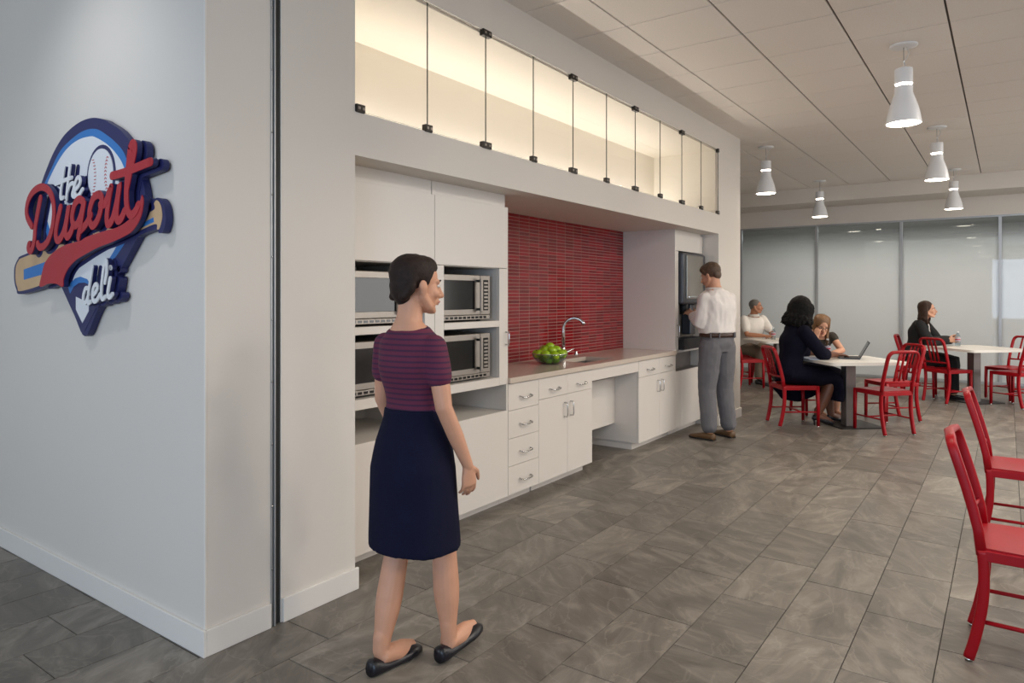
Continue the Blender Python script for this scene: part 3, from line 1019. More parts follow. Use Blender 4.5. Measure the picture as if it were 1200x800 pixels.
# ------------------------------------------------------------------ sign on the left wall
SIGN = {
 'plate': [(-0.4696, 0.2751), (-0.4483, 0.3019), (-0.3748, 0.3802), (-0.2828, 0.4606), (-0.1645, 0.5262), (-0.0138, 0.5632), (0.1267, 0.5667), (0.2404, 0.5433), (0.3066, 0.5164), (0.403, 0.4719), (0.486, 0.4116), (0.5487, 0.3368), (0.593, 0.2509), (0.6222, 0.1833), (0.6366, 0.1057), (0.6294, 0.0541), (0.5561, -0.0188), (0.3712, -0.182), (0.1812, -0.3414), (0.0587, -0.4604), (-0.0601, -0.3569), (-0.1985, -0.2234), (-0.3132, -0.1102), (-0.4165, 0.0244), (-0.4803, 0.1828)],
 'ring': [(-0.4165, 0.2792), (-0.4092, 0.2983), (-0.3183, 0.3741), (-0.2132, 0.4521), (-0.0788, 0.4963), (0.0497, 0.5174), (0.1726, 0.5082), (0.2779, 0.4661), (0.3633, 0.4211), (0.432, 0.3732), (0.4807, 0.3111), (0.5337, 0.2198), (0.5561, 0.1327), (0.5412, 0.0598), (0.4576, -0.029), (0.3066, -0.1305), (0.1554, -0.2421), (0.0587, -0.3551), (-0.023, -0.3029), (-0.1548, -0.1775), (-0.2929, -0.0462), (-0.3852, 0.0666), (-0.4271, 0.1789)],
 'field': [(-0.3748, 0.2667), (-0.3748, 0.2929), (-0.2658, 0.3826), (-0.1452, 0.4501), (-0.0138, 0.4811), (0.1118, 0.4818), (0.1726, 0.4685), (0.2779, 0.4252), (0.3633, 0.374), (0.432, 0.3127), (0.4807, 0.2248), (0.5035, 0.1368), (0.4807, 0.0636), (0.3792, -0.0407), (0.2404, -0.1406), (0.0587, -0.2416), (-0.0415, -0.2123), (-0.1166, -0.1488), (-0.2528, -0.0263), (-0.3438, 0.086), (-0.3852, 0.1759)],
 'lower': [(-0.0976, -0.2575), (-0.0601, -0.2245), (-0.0047, -0.2065), (0.0587, -0.2052), (0.1206, -0.2179), (0.1726, -0.2104), (0.3066, -0.1305), (0.3712, -0.159), (0.1812, -0.3215), (0.0587, -0.4361), (-0.0601, -0.3321)],
 'lowerarc': [(-0.1548, -0.1775), (-0.1071, -0.2116), (-0.0415, -0.1834), (0.0136, -0.1761), (0.0854, -0.1893), (0.1206, -0.2179), (0.0587, -0.2052), (-0.0047, -0.2065), (-0.0601, -0.2245), (-0.0976, -0.2575)],
 'homeplate': [(-0.0322, -0.2721), (0.103, -0.3022), (0.103, -0.34), (0.0371, -0.3977), (-0.0322, -0.3338)],
 'bat_outline': [(-0.7939, -0.1534), (-0.7844, -0.107), (-0.7375, -0.0665), (-0.6912, -0.0519), (-0.4165, -0.0196), (-0.023, 0.0178), (0.3229, 0.0583), (0.5561, 0.0865), (0.6795, 0.105), (0.6901, 0.1258), (0.7181, 0.1415), (0.7562, 0.1348), (0.7869, 0.1005), (0.7971, 0.0469), (0.7767, 0.0005), (0.7424, -0.0065), (0.7112, 0.0095), (0.5187, -0.0169), (0.2404, -0.07), (-0.1166, -0.1655), (-0.4165, -0.2283), (-0.7143, -0.2585), (-0.7609, -0.2329), (-0.7868, -0.1954)],
 'bat': [(-0.7726, -0.1538), (-0.7632, -0.1075), (-0.7259, -0.0761), (-0.6798, -0.0638), (-0.4165, -0.0327), (-0.023, 0.0034), (0.3229, 0.0448), (0.5561, 0.0736), (0.7006, 0.0927), (0.7049, 0.1211), (0.7286, 0.1317), (0.7596, 0.1061), (0.7699, 0.0593), (0.7493, 0.0145), (0.7286, 0.0103), (0.7112, 0.0328), (0.5187, -0.0002), (0.2404, -0.0504), (-0.1166, -0.1405), (-0.4165, -0.2085), (-0.7027, -0.2424), (-0.7433, -0.2237), (-0.7668, -0.191)],
 'bat_stripe': [(-0.657, -0.1266), (-0.3904, -0.095), (-0.023, -0.0439), (0.3229, 0.0023), (0.5842, 0.0387), (0.7006, 0.0621), (0.7049, 0.0421), (0.5974, 0.0232), (0.3229, -0.019), (-0.023, -0.0891), (-0.4165, -0.158), (-0.657, -0.1823)],
 'swoosh': [(0.6714, 0.1542), (0.6621, 0.1385), (0.6282, 0.0872), (0.559, 0.0573), (0.4594, 0.032), (0.3101, 0.0193), (0.1512, 0.0026), (0.0967, -0.0103), (-0.0754, -0.0253), (-0.2008, -0.0556), (-0.296, -0.1034), (-0.3442, -0.1753), (-0.3577, -0.2225), (-0.2606, -0.2084), (-0.1655, -0.2094), (-0.0944, -0.2246), (-0.0849, -0.1876), (-0.0398, -0.1416), (0.0447, -0.1009), (0.1599, -0.0728), (0.2704, -0.0497), (0.3846, -0.0343), (0.5017, -0.0148), (0.5872, 0.0079), (0.6557, 0.0579), (0.6821, 0.1229)],
}
STROKE = {
 'dug': [[(-0.4613, 0.0914), (-0.5177, 0.1421), (-0.5232, 0.1913), (-0.485, 0.2413), (-0.4154, 0.2725), (-0.3318, 0.2801), (-0.2606, 0.2587), (-0.2107, 0.2142), (-0.191, 0.1496), (-0.2057, 0.0792), (-0.2455, 0.018), (-0.3011, -0.0156), (-0.3577, -0.0218), (-0.389, -0.001)], [(-0.3525, 0.2259), (-0.3838, 0.1592), (-0.4154, 0.083), (-0.426, 0.0225), (-0.4473, -0.0203), (-0.4742, -0.0368), (-0.5013, -0.0225), (-0.4905, -0.0009)], [(-0.1182, 0.161), (-0.1519, 0.0968), (-0.1714, 0.0395), (-0.1568, 0.0053), (-0.1134, 0.0116), (-0.066, 0.0626), (-0.024, 0.1621), (-0.0472, 0.0943), (-0.0613, 0.0377), (-0.0379, 0.014), (-0.0009, 0.0345), (0.0266, 0.0694)], [(0.125, 0.1706), (0.0851, 0.1838), (0.0402, 0.1653), (0.0129, 0.1188), (0.0174, 0.078), (0.0537, 0.0637), (0.0985, 0.1009), (0.1381, 0.1695), (0.1162, 0.1077), (0.0985, 0.0531), (0.0762, 0.0063)], [(0.0985, 0.0371), (0.1599, 0.0653), (0.2029, 0.1018)], [(0.2871, 0.1904), (0.2369, 0.1811), (0.1987, 0.1373), (0.1901, 0.0869), (0.22, 0.0518), (0.2704, 0.074), (0.3077, 0.1292), (0.3118, 0.171), (0.2871, 0.1904)], [(0.2953, 0.1416), (0.3444, 0.1455), (0.3926, 0.2021)], [(0.3982, 0.2111), (0.3766, 0.1543), (0.3606, 0.091), (0.3686, 0.0506), (0.4085, 0.0651), (0.4477, 0.1299), (0.4787, 0.2167), (0.4632, 0.1585), (0.4516, 0.0997), (0.4594, 0.0619), (0.494, 0.0671), (0.5245, 0.0982)], [(0.5695, 0.3578), (0.5583, 0.3043), (0.5471, 0.2506), (0.5396, 0.1963), (0.5396, 0.1375), (0.5546, 0.0924), (0.5843, 0.0757), (0.621, 0.0913), (0.6427, 0.1149)], [(0.5396, 0.1889), (0.5732, 0.2661), (0.6027, 0.3283), (0.61, 0.3673), (0.5917, 0.3805), (0.5695, 0.3578)], [(0.4053, 0.2613), (0.5169, 0.2647), (0.6282, 0.2748), (0.7418, 0.2854)]],
 'the': [[(-0.0849, 0.348), (-0.0991, 0.2959), (-0.1182, 0.2397), (-0.1182, 0.2066), (-0.0849, 0.2079)], [(-0.1812, 0.2809), (-0.0849, 0.2883), (-0.0009, 0.2943)], [(-0.0193, 0.3532), (-0.0379, 0.2817), (-0.0566, 0.1974)], [(-0.0519, 0.2257), (-0.0193, 0.2595), (0.0174, 0.2662), (0.0266, 0.2471), (0.0083, 0.2123), (0.0311, 0.2003)], [(0.0447, 0.2354), (0.0762, 0.2506), (0.0896, 0.2733), (0.0717, 0.2891), (0.0447, 0.2736), (0.0311, 0.2346), (0.0492, 0.2028), (0.0851, 0.2078), (0.1162, 0.2309)]],
 'deli': [[(0.2115, -0.1372), (0.1944, -0.1955), (0.1729, -0.2661), (0.1729, -0.3015), (0.1987, -0.2935)], [(0.1772, -0.2346), (0.1468, -0.2344), (0.125, -0.266), (0.125, -0.2958), (0.1512, -0.2977), (0.1772, -0.2621)], [(0.22, -0.2661), (0.2495, -0.2506), (0.2663, -0.2294), (0.2495, -0.2157), (0.2242, -0.2349), (0.2157, -0.27), (0.2327, -0.2934), (0.2621, -0.2855), (0.2953, -0.2585)], [(0.3363, -0.2089), (0.3525, -0.1596), (0.3485, -0.11), (0.3281, -0.1362), (0.3077, -0.2124), (0.3036, -0.2662), (0.3159, -0.2834), (0.3444, -0.27)], [(0.3846, -0.1906), (0.3686, -0.2359), (0.3646, -0.2624), (0.3806, -0.2757), (0.4085, -0.2587)], [(0.387, -0.1414), (0.391, -0.1472)]],
}
SOX, SOZ = -3.62, 1.70
sg = thing('wall_sign', 'layered baseball deli sign with red script lettering on the grey left wall', 'sign', (SOX, SW, SOZ))


def on_wall(a, b, d):
    return Vector((SOX + a, SW - d, SOZ + b))


def dense(poly, k=5):
    return [(p.x, p.y) for p in catmull([(a, b, 0) for a, b in poly], k, True)]


def ribbon(mb, line, w, d0, d1, fn):
    """a rounded stroke of even width, extruded off the wall"""
    pts = catmull([(a, b, 0) for a, b in line], 7)
    q = [pts[0]]
    for p in pts[1:]:
        if (p - q[-1]).length > 0.004:
            q.append(p)
    pts = q
    left, right = [], []
    n = len(pts)
    for i in range(n):
        t = pts[min(n - 1, i + 1)] - pts[max(0, i - 1)]
        t.normalize()
        nn = Vector((-t.y, t.x, 0)) * w / 2
        left.append(pts[i] + nn)
        right.append(pts[i] - nn)
    bm = mb.bm
    rows = []
    for a, b in zip(left, right):
        e_ = 0.0012 * len(rows) / n + 0.0004 * (len(bm.verts) % 7) / 7
        rows.append([bm.verts.new(fn(p.x, p.y, d)) for p in (a, b) for d in (d0, d1 + e_)])
    for r, s in zip(rows[:-1], rows[1:]):
        bm.faces.new((r[1], r[3], s[3], s[1]))
        bm.faces.new((r[0], s[0], s[2], r[2]))
        bm.faces.new((r[0], r[1], s[1], s[0]))
        bm.faces.new((r[2], s[2], s[3], r[3]))
    for p in (pts[0], pts[-1]):
        circ = [(p.x + w / 2 * math.cos(2 * PI * k / 14), p.y + w / 2 * math.sin(2 * PI * k / 14)) for k in range(14)]
        mb.prism(circ, fn, d0, d1 - 0.0002)
    return mb


def sign_part(name, polys, d0, d1, m, smooth=True, parent=None):
    mb = MB()
    for p in polys:
        mb.prism(dense(p) if smooth else p, on_wall, d0, d1)
    return mb.build(name, m, parent or sg)


sign_part('backing_board', [SIGN['plate']], 0.004, 0.034, 'navy')
sign_part('bat_board', [SIGN['bat_outline']], 0.0045, 0.0352, 'navy')
sign_part('blue_ring', [SIGN['ring']], 0.034, 0.0345, 'skyblue')
sign_part('white_field', [SIGN['field']], 0.0345, 0.0350, 'signwhite')
sign_part('lower_diamond', [SIGN['lower']], 0.0345, 0.0354, 'navy', False)
sign_part('blue_arc', [SIGN['lowerarc']], 0.0345, 0.0357, 'skyblue', False)
sign_part('home_plate', [SIGN['homeplate']], 0.0345, 0.0366, 'signwhite', False)
sign_part('bat', [SIGN['bat']], 0.0345, 0.0362, 'tan')
sign_part('bat_stripe', [SIGN['bat_stripe']], 0.0345, 0.0367, 'skyblue', False)
# baseball
bc, br = (0.226, 0.285), 0.142
circle = lambda r, n=40: [(bc[0] + r * math.cos(2 * PI * k / n), bc[1] + r * math.sin(2 * PI * k / n)) for k in range(n)]
sign_part('ball_rim', [circle(br)], 0.0345, 0.0364, 'navy', False)
ballo = sign_part('baseball', [circle(br - 0.018)], 0.0345, 0.0392, 'signwhite', False)
st = MB()
for side in (-1, 1):
    for k in range(15):
        a = math.radians(-52 + k * 7.4)
        cx = bc[0] + side * (0.155 - 0.105 * math.cos(a) * 1.0)
        cy = bc[1] + 0.128 * math.sin(a)
        if (cx - bc[0]) ** 2 + (cy - bc[1]) ** 2 > (br - 0.024) ** 2:
            continue
        ribbon(st, [(cx - 0.010, cy - 0.004 * side), (cx, cy + 0.003), (cx + 0.010, cy - 0.004 * side)], 0.0035, 0.039, 0.0398, on_wall)
st.build('stitches', 'stitch', ballo)
# lettering: a navy shadow board behind, the raised letters in front
mb = MB()
for l in STROKE['dug']:
    ribbon(mb, [(a + 0.014, b - 0.008) for a, b in l], 0.050, 0.010, 0.0358, on_wall)
mb.prism([(a + 0.012, b - 0.010) for a, b in dense(SIGN['swoosh'], 3)], on_wall, 0.010, 0.0356)
mb.build('lettering_shadow_board', 'navy', sg)
mb = MB()
for l in STROKE['dug']:
    ribbon(mb, l, 0.037, 0.046, 0.067, on_wall)
lt = mb.build('dugout_lettering', 'navy', sg)
mb = MB()
for l in STROKE['dug']:
    ribbon(mb, l, 0.037, 0.067, 0.071, on_wall)
mb.build('lettering_face', 'signred', lt)
sw = sign_part('swoosh', [SIGN['swoosh']], 0.0455, 0.0665, 'navy')
sign_part('swoosh_face', [SIGN['swoosh']], 0.0665, 0.0705, 'signred', True, sw)
for nm, key in (('the_lettering', 'the'), ('deli_lettering', 'deli')):
    mb = MB()
    for l in STROKE[key]:
        ribbon(mb, [(a + 0.012, b - 0.006) for a, b in l], 0.032, 0.006, 0.0385, on_wall)
    mb.build('shadow_board', 'navy', sg)
    mb = MB()
    for l in STROKE[key]:
        ribbon(mb, l, 0.0205, 0.046, 0.064, on_wall)
    lt = mb.build(nm, 'navy', sg)
    mb = MB()
    for l in STROKE[key]:
        ribbon(mb, l, 0.0205, 0.064, 0.069, on_wall)
    mb.build('lettering_face', 'signwhite', lt)

# ------------------------------------------------------------------ pendant lamps
def pendant(x, y, label):
    t = thing('pendant_lamp', label, 'lamp', (x, y, ZC), 'white pendant lamps')
    MB().lathe([(0.095, 0.0), (0.095, -0.008), (0.08, -0.014), (0.02, -0.018)], (x, y, ZC), 24).build('canopy', 'lampwhite', t, True)
    MB().tube([(x, y, ZC - 0.016), (x + 0.002, y, 3.12)], 0.0035, 6).build('suspension_cable', 'chrome', t, True)
    MB().tube([(x + 0.02, y, ZC - 0.016), (x + 0.035, y + 0.005, 3.24), (x + 0.005, y, 3.18), (x + 0.02, y, 3.12)], 0.003, 6).build('power_cord', 'wire', t, True)
    # shade: neck, lit gap and flared bell
    auto_smooth(MB().lathe([(0.0, 0.0), (0.060, 0.0), (0.062, -0.006), (0.062, -0.112), (0.056, -0.112)], (x, y, 3.128), 28, False).build('cap', 'lampwhite', t))
    MB().lathe([(0.052, 0.0), (0.054, -0.022)], (x, y, 3.018), 24).build('light_gap', 'glow', t, True)
    bell = [(0.054, 0.0), (0.062, -0.002), (0.062, -0.050), (0.068, -0.070), (0.082, -0.11), (0.098, -0.16), (0.110, -0.21), (0.118, -0.26), (0.121, -0.278),
            (0.117, -0.278), (0.112, -0.25), (0.094, -0.16), (0.064, -0.075), (0.052, -0.05)]
    auto_smooth(MB().lathe(bell, (x, y, 2.998), 32, False).build('bell', 'lampwhite', t), 35)
    MB().lathe([(0.0, 0.0), (0.110, 0.0), (0.110, -0.004), (0.0, -0.005)], (x, y, 2.7265), 28, False).build('diffuser', 'glow', t, True)
    l = spot_light('pendant_light', (x, y, 2.70), 55, WARM, (0, 0, -1), 165, 0.7, 0.09)
    return t


pendant(-0.628, 5.908, 'largest white pendant lamp, hanging nearest on the right')
pendant(-0.632, 8.98, 'middle white pendant lamp of the right row, above the laptop table')
pendant(-2.465, 8.93, 'white pendant lamp hanging close beside the far pier')
pendant(-2.475, 12.06, 'small far white pendant lamp in front of the glass wall, left one')
pendant(-0.640, 12.12, 'small far white pendant lamp in front of the glass wall, right one')

pendant(-0.63, 2.84, 'white pendant lamp near the camera, mirrored as a small light in the glass wall')
pendant(-0.63, -0.24, 'white pendant lamp behind the camera, mirrored as the smallest light in the glass wall')

# ------------------------------------------------------------------ red chairs
def chair_proto():
    t = thing('cafe_chair', 'red metal cafe chair', 'chair', (0, 0, 0), 'red metal cafe chairs')
    SH = 0.455
    # saddle seat
    mb = MB()
    nx, ny_ = 9, 9
    top, bot = [], []
    for i in range(nx):
        u = i / (nx - 1)
        for lst_, dz in ((top, 0.0), (bot, -0.024)):
            row = []
            for j in range(ny_):
                v = j / (ny_ - 1) * 2 - 1
                hw = 0.185 + 0.018 * u - (0.012 if u > 0.98 else 0)
                x = -0.185 + 0.395 * u
                dip = -0.011 * math.sin(PI * min(1, u * 1.1)) * (1 - v * v) - 0.006 * (u ** 3)
                row.append(mb.bm.verts.new((x, v * hw, SH + dz + (dip if dz == 0 else 0))))
            lst_.append(row)
    for i in range(nx - 1):
        for j in range(ny_ - 1):
            mb.bm.faces.new((top[i][j], top[i + 1][j], top[i + 1][j + 1], top[i][j + 1]))
            mb.bm.faces.new((bot[i][j], bot[i][j + 1], bot[i + 1][j + 1], bot[i + 1][j]))
    for i in range(nx - 1):
        mb.bm.faces.new((top[i][0], bot[i][0], bot[i + 1][0], top[i + 1][0]))
        mb.bm.faces.new((top[i][-1], top[i + 1][-1], bot[i + 1][-1], bot[i][-1]))
    for j in range(ny_ - 1):
        mb.bm.faces.new((top[0][j], top[0][j + 1], bot[0][j + 1], bot[0][j]))
        mb.bm.faces.new((top[-1][j], bot[-1][j], bot[-1][j + 1], top[-1][j + 1]))
    auto_smooth(mb.build('seat', 'red', t), 50)
    mb = MB()
    mb.box(-0.19, 0.20, -0.196, -0.176, SH - 0.05, SH - 0.008, 0.004).box(-0.19, 0.20, 0.176, 0.196, SH - 0.05, SH - 0.008, 0.004)
    mb.box(0.186, 0.206, -0.19, 0.19, SH - 0.05, SH - 0.010, 0.004).box(-0.195, -0.175, -0.18, 0.18, SH - 0.05, SH - 0.008, 0.004)
    mb.build('seat_frame', 'red', t)
    for s in (-1, 1):
        MB().tube([(0.192, s * 0.185, SH - 0.012), (0.196, s * 0.186, 0.25), (0.198, s * 0.187, 0.012)], [(0.019, 0.017), (0.0175, 0.016), (0.0155, 0.0145)], 12, False, up=(1, 0, 0), sq=0.55).build('leg', 'red', t, True)
        MB().lathe([(0.014, 0), (0.014, 0.013)], (0.198, s * 0.187, 0), 10).build('foot_cap', 'chrome', t, True)
        pts = [(-0.178, s * 0.182, SH - 0.01), (-0.172, s * 0.181, 0.36), (-0.176, s * 0.180, 0.24), (-0.200, s * 0.178, 0.10), (-0.222, s * 0.176, 0.012)]
        MB().tube(catmull(pts, 4), [(0.0195, 0.015)] * 17, 12, False, up=(1, 0, 0), sq=0.55).build('leg', 'red', t, True)
        MB().lathe([(0.013, 0), (0.013, 0.013)], (-0.222, s * 0.176, 0), 10).build('foot_cap', 'chrome', t, True)
        MB().tube([(-0.192, s * 0.178, 0.165), (0.196, s * 0.186, 0.165)], (0.0085), 8, up=(0, 0, 1)).build('stretcher', 'red', t, True)
    MB().tube([(0.02, -0.182, 0.165), (0.02, 0.182, 0.165)], 0.0085, 8).build('cross_stretcher', 'red', t, True)
    # back hoop: one bent flat bar with rounded corners
    zt = 0.862
    xr = lambda z: -0.180 - 0.105 * ((z - SH) / (zt - SH)) ** 1.25 if z > SH else -0.180
    path = []
    zz = [SH - 0.03, 0.52, 0.60, 0.68, 0.75, 0.80]
    for z in zz:
        path.append((xr(z), 0.182 - 0.006 * (z - SH), z))
    rc = 0.055
    for k in range(1, 8):
        a = PI / 2 * k / 7
        z = zt - rc + rc * math.sin(a) - 0.0
        path.append((xr(z), 0.178 - rc + rc * math.cos(a), z))
    path.append((xr(zt) - 0.012, 0.0, zt + 0.004))
    full = path + [(x, -y, z) for x, y, z in reversed(path[:-1])]
    MB().tube(full, [(0.0185, 0.0135)] * len(full), 12, False, up=(1, 0, 0), sq=0.55).build('back_hoop', 'red', t, True)
    zl = 0.548
    arc = [(xr(zl) - 0.020 * (1 - (y / 0.178) ** 2), y, zl) for y in (-0.178, -0.12, -0.06, 0, 0.06, 0.12, 0.178)]
    MB().tube(arc, [(0.012, 0.007)] * 7, 8, False, up=(0, 0, 1)).build('back_rail', 'red', t, True)
    for y in (-0.058, 0.0, 0.058):
        pts = [(xr(z) - 0.012, y, z) for z in (zl, 0.64, 0.73, 0.80, zt - 0.004)]
        MB().tube(pts, [(0.006, 0.014)] * 5, 8, False, up=(1, 0, 0)).build('slat', 'red', t, True)
    return t


CHAIRS = [
    (-1.945, 8.115, 37, 'red metal chair under the woman in the navy dress'),
    (-1.060, 8.215, 139, 'empty red chair at the near right side of the laptop table'),
    (-1.085, 9.085, 222, 'empty red chair on the far right side of the laptop table, half behind another chair'),
    (-0.655, 11.010, 53, 'empty red chair in front of the woman in the black blazer'),
    (-1.030, 11.480, 0, 'red chair that the woman in the black blazer sits on'),
    (0.030, 11.790, 228, 'empty red chair on the far side of the blazer woman\'s table, against the glass wall'),
    (0.100, 11.130, 141, 'empty red chair cut off by the right picture edge at the blazer woman\'s table'),
    (-3.330, 10.930, 50, 'empty red chair half hidden by the white pier near the polo man'),
    (0.100, 3.430, 0, 'large red chair nearest the camera at the right picture edge'),
    (0.095, 4.965, 0, 'red chair directly behind the nearest red chair at the right edge'),
    (-1.925, 9.01, -50, 'red chair under the woman resting her chin on her hand'),
    (-3.480, 11.800, -33, 'red chair under the man in the white polo shirt'),
]
proto = chair_proto()
for i, (x, y, a, lb) in enumerate(CHAIRS):
    c = proto if i == 0 else copy_tree(proto)
    c['label'] = lb
    c.location = (x, y, 0)
    c.rotation_euler = (0, 0, math.radians(a))

# ------------------------------------------------------------------ tables
def rounded_rect(a, b, r, n=6):
    pts = []
    for cx, cy, s in ((a - r, b - r, 0), (-a + r, b - r, 1), (-a + r, -b + r, 2), (a - r, -b + r, 3)):
        for k in range(n + 1):
            t = PI / 2 * (s + k / n)
            pts.append((cx + r * math.cos(t), cy + r * math.sin(t)))
    return pts


def table(x, y, a, size, label, off=(0.0, 0.0)):
    t = thing('cafe_table', label, 'table', (0, 0, 0), 'white cafe tables')
    flat = lambda p, q, d: Vector((p, q, d))
    auto_smooth(MB().prism(rounded_rect(size / 2, size / 2, 0.07), flat, 0.708, 0.74).build('tabletop', 'tabletop', t), 30)
    MB().box(-0.055, 0.055, -0.055, 0.055, 0.012, 0.70, 0.004).build('post', 'post', t)
    MB().prism(rounded_rect(0.19, 0.19, 0.02), flat, 0.698, 0.708).build('mount_plate', 'post', t)
    MB().prism([(p + off[0], q + off[1]) for p, q in rounded_rect(0.25, 0.25, 0.03)], flat, 0.0, 0.012).build('base_plate', 'plate', t)
    t.location = (x, y, 0)
    t.rotation_euler = (0, 0, math.radians(a))
    return t


table(-1.42, 8.345, 40, 0.86, 'white square table with the laptop, between the woman in navy and the empty chairs', (0.07, 0.07))
table(-0.36, 11.20, 45, 0.88, 'white square table where the woman in the black blazer sits', (0.07, 0.07))
table(-2.96, 11.42, 42, 0.84, 'white square table behind the white pier where the man in the polo sits', (0.07, 0.07))

# ------------------------------------------------------------------ things on the tables
lp = thing('laptop', 'open dark grey laptop on the white table in front of the woman in navy', 'laptop', (0, 0, 0))
MB().box(-0.11, 0.105, -0.15, 0.15, 0.0, 0.016, 0.003).build('base', 'laptop', lp)
kb = MB().box(-0.05, 0.09, -0.135, 0.135, 0.0155, 0.0172, 0.0005).build('keyboard', 'black', lp)
sc = MB()
tilt = Matrix.Rotation(math.radians(28), 3, 'Y')
sc.obox(Vector((0.105, 0, 0.014)) + tilt @ Vector((0, 0, 0.100)), (0.008, 0.30, 0.20), 0, 0.003, tilt)
scr = sc.build('lid', 'laptop', lp)
q = MB()
q.obox(Vector((0.1005, 0, 0.014)) + tilt @ Vector((0, 0, 0.102)), (0.001, 0.28, 0.175), 0, 0, tilt)
q.build('screen', 'screen', scr)
lp.location = (-1.43, 8.44, 0.74)
lp.rotation_euler = (0, 0, math.radians(12))
fo = MB().obox((-1.74, 8.14, 0.745), (0.21, 0.28, 0.010), math.radians(37), 0.002).build('folder', 'paper')
tag(fo, 'flat blue grey folder at the table edge beside the navy dress', 'folder')


def bottle(x, y, z, label, h=0.20):
    t = thing('water_bottle', label, 'bottle', (x, y, z), 'clear plastic water bottles')
    prof = [(0.0, 0.0), (0.030, 0.0), (0.033, 0.006), (0.033, 0.05), (0.031, 0.06), (0.033, 0.07), (0.033, 0.12), (0.028, 0.145), (0.015, 0.17), (0.012, 0.178), (0.012, 0.19), (0.0, 0.19)]
    MB().lathe([(r, q * h / 0.2) for r, q in prof], (x, y, z), 18, False).build('body', 'bottle', t, True)
    w = MB().lathe([(0.0335, 0.066), (0.0338, 0.067), (0.0338, 0.116), (0.0335, 0.117)], (x, y, z), 18).build('label_band', 'label', t, True)
    MB().lathe([(0.0339, 0.082), (0.0342, 0.083), (0.0342, 0.098), (0.0339, 0.099)], (x, y, z), 18).build('label_stripe', 'labelred', w, True)
    MB().lathe([(0.0135, 0.186), (0.0135, 0.20), (0.012, 0.202)], (x, y, z), 14).build('cap', 'signwhite', t, True)
    return t


bottle(-1.675, 8.565, 0.74, 'water bottle with a red label in front of the woman resting her chin')
bottle(-3.02, 11.36, 0.74, 'water bottle with a red label in front of the man in the polo')
bottle(-0.555, 11.405, 0.74, 'water bottle held by the woman in the black blazer')

# bowl of apples on the counter
bx_, by_ = -3.06, 4.81
bw = thing('fruit_bowl', 'round glass bowl heaped with green apples on the counter', 'bowl', (bx_, by_, CTt))
prof = [(0.0, 0.0), (0.07, 0.0), (0.10, 0.012), (0.132, 0.045), (0.150, 0.085), (0.147, 0.086), (0.128, 0.048), (0.097, 0.018), (0.066, 0.006), (0.0, 0.006)]
MB().lathe(prof, (bx_, by_, CTt), 32, False).build('glass_body', 'bottle', bw, True)
MB().lathe([(0.147, 0.084), (0.152, 0.084), (0.152, 0.089), (0.147, 0.089)], (bx_, by_, CTt), 32, False).build('rim', 'chrome', bw, True)


def apple():
    t = thing('apple', 'green apple heaped in the glass bowl on the counter', 'apple', (0, 0, 0), 'green apples in the glass bowl')
    prof = []
    for k in range(13):
        a = PI * k / 12
        r = 0.039 * math.sin(a) * (1.04 - 0.06 * math.cos(a) * -1)
        z = 0.035 * -math.cos(a)
        dip = 0.010 * math.exp(-(r / 0.011) ** 2)
        z += dip if z < 0 else -dip
        r *= 1 + 0.06 * (z / 0.035)
        prof.append((max(r, 0.0001), z))
    MB().lathe(prof, (0, 0, 0), 18).build('flesh', 'apple', t, True)
    MB().tube([(0, 0, 0.022), (0.002, 0, 0.034), (0.005, 0.001, 0.043)], [0.0014, 0.0013, 0.002], 6).build('stem', 'stem', t, True)
    return t


ap = apple()
spots = []
for n_, r_, z_, ph in ((4, 0.050, 0.044, 0.3), (9, 0.108, 0.082, 0.1), (5, 0.056, 0.116, 0.6), (1, 0.0, 0.140, 0)):
    for k in range(n_):
        a = ph + 2 * PI * k / n_
        spots.append((bx_ + r_ * math.cos(a), by_ + r_ * math.sin(a), CTt + z_ + random.uniform(-0.003, 0.003)))
for i, s in enumerate(spots):
    a = ap if i == 0 else copy_tree(ap)
    a.location = s
    a.rotation_euler = (random.uniform(-0.7, 0.7), random.uniform(-0.7, 0.7), random.uniform(0, 6))

# ------------------------------------------------------------------ people
def skin_over(mb, voxel, smooth=4, ratio=None, amp=0.0, freq=9.0, stretch=(1, 1, 0.45), seed=0.0):
    """fuse overlapping solids into one continuous surface"""
    me = mb.mesh('tmp')
    ob = bpy.data.objects.new('tmp', me)
    COL.objects.link(ob)
    r = ob.modifiers.new('r', 'REMESH')
    r.mode = 'VOXEL'
    r.voxel_size = voxel
    s = ob.modifiers.new('s', 'SMOOTH')
    s.factor = 0.5
    s.iterations = smooth
    if ratio:
        d = ob.modifiers.new('d', 'DECIMATE')
        d.ratio = ratio
    dg = bpy.context.evaluated_depsgraph_get()
    out = bpy.data.meshes.new_from_object(ob.evaluated_get(dg), depsgraph=dg)
    bpy.data.objects.remove(ob, do_unlink=True)
    bpy.data.meshes.remove(me)
    if amp:
        off = Vector((seed, seed * 1.7, seed * 0.3))
        nv = [v.normal.copy() for v in out.vertices]
        for v, n in zip(out.vertices, nv):
            p = Vector((v.co.x * stretch[0], v.co.y * stretch[1], v.co.z * stretch[2])) * freq + off
            k = noise.noise(p) + 0.5 * noise.noise(p * 2.3)
            ridge = 1.0 - abs(noise.noise(p * 1.4 + Vector((5, 1, 2)))) * 2.0
            v.co += n * amp * (0.6 * k + 0.5 * ridge)
    return out


MALE = [(-.16, .105, .09), (0, .165, .115), (.15, .163, .112), (.4, .150, .105), (.7, .172, .120), (.86, .172, .102), (.96, .105, .078), (1.05, .058, .060)]
FEMALE = [(-.16, .11, .09), (0, .172, .118), (.15, .158, .108), (.4, .122, .090), (.7, .146, .118), (.86, .146, .088), (.96, .088, .066), (1.05, .048, .050)]


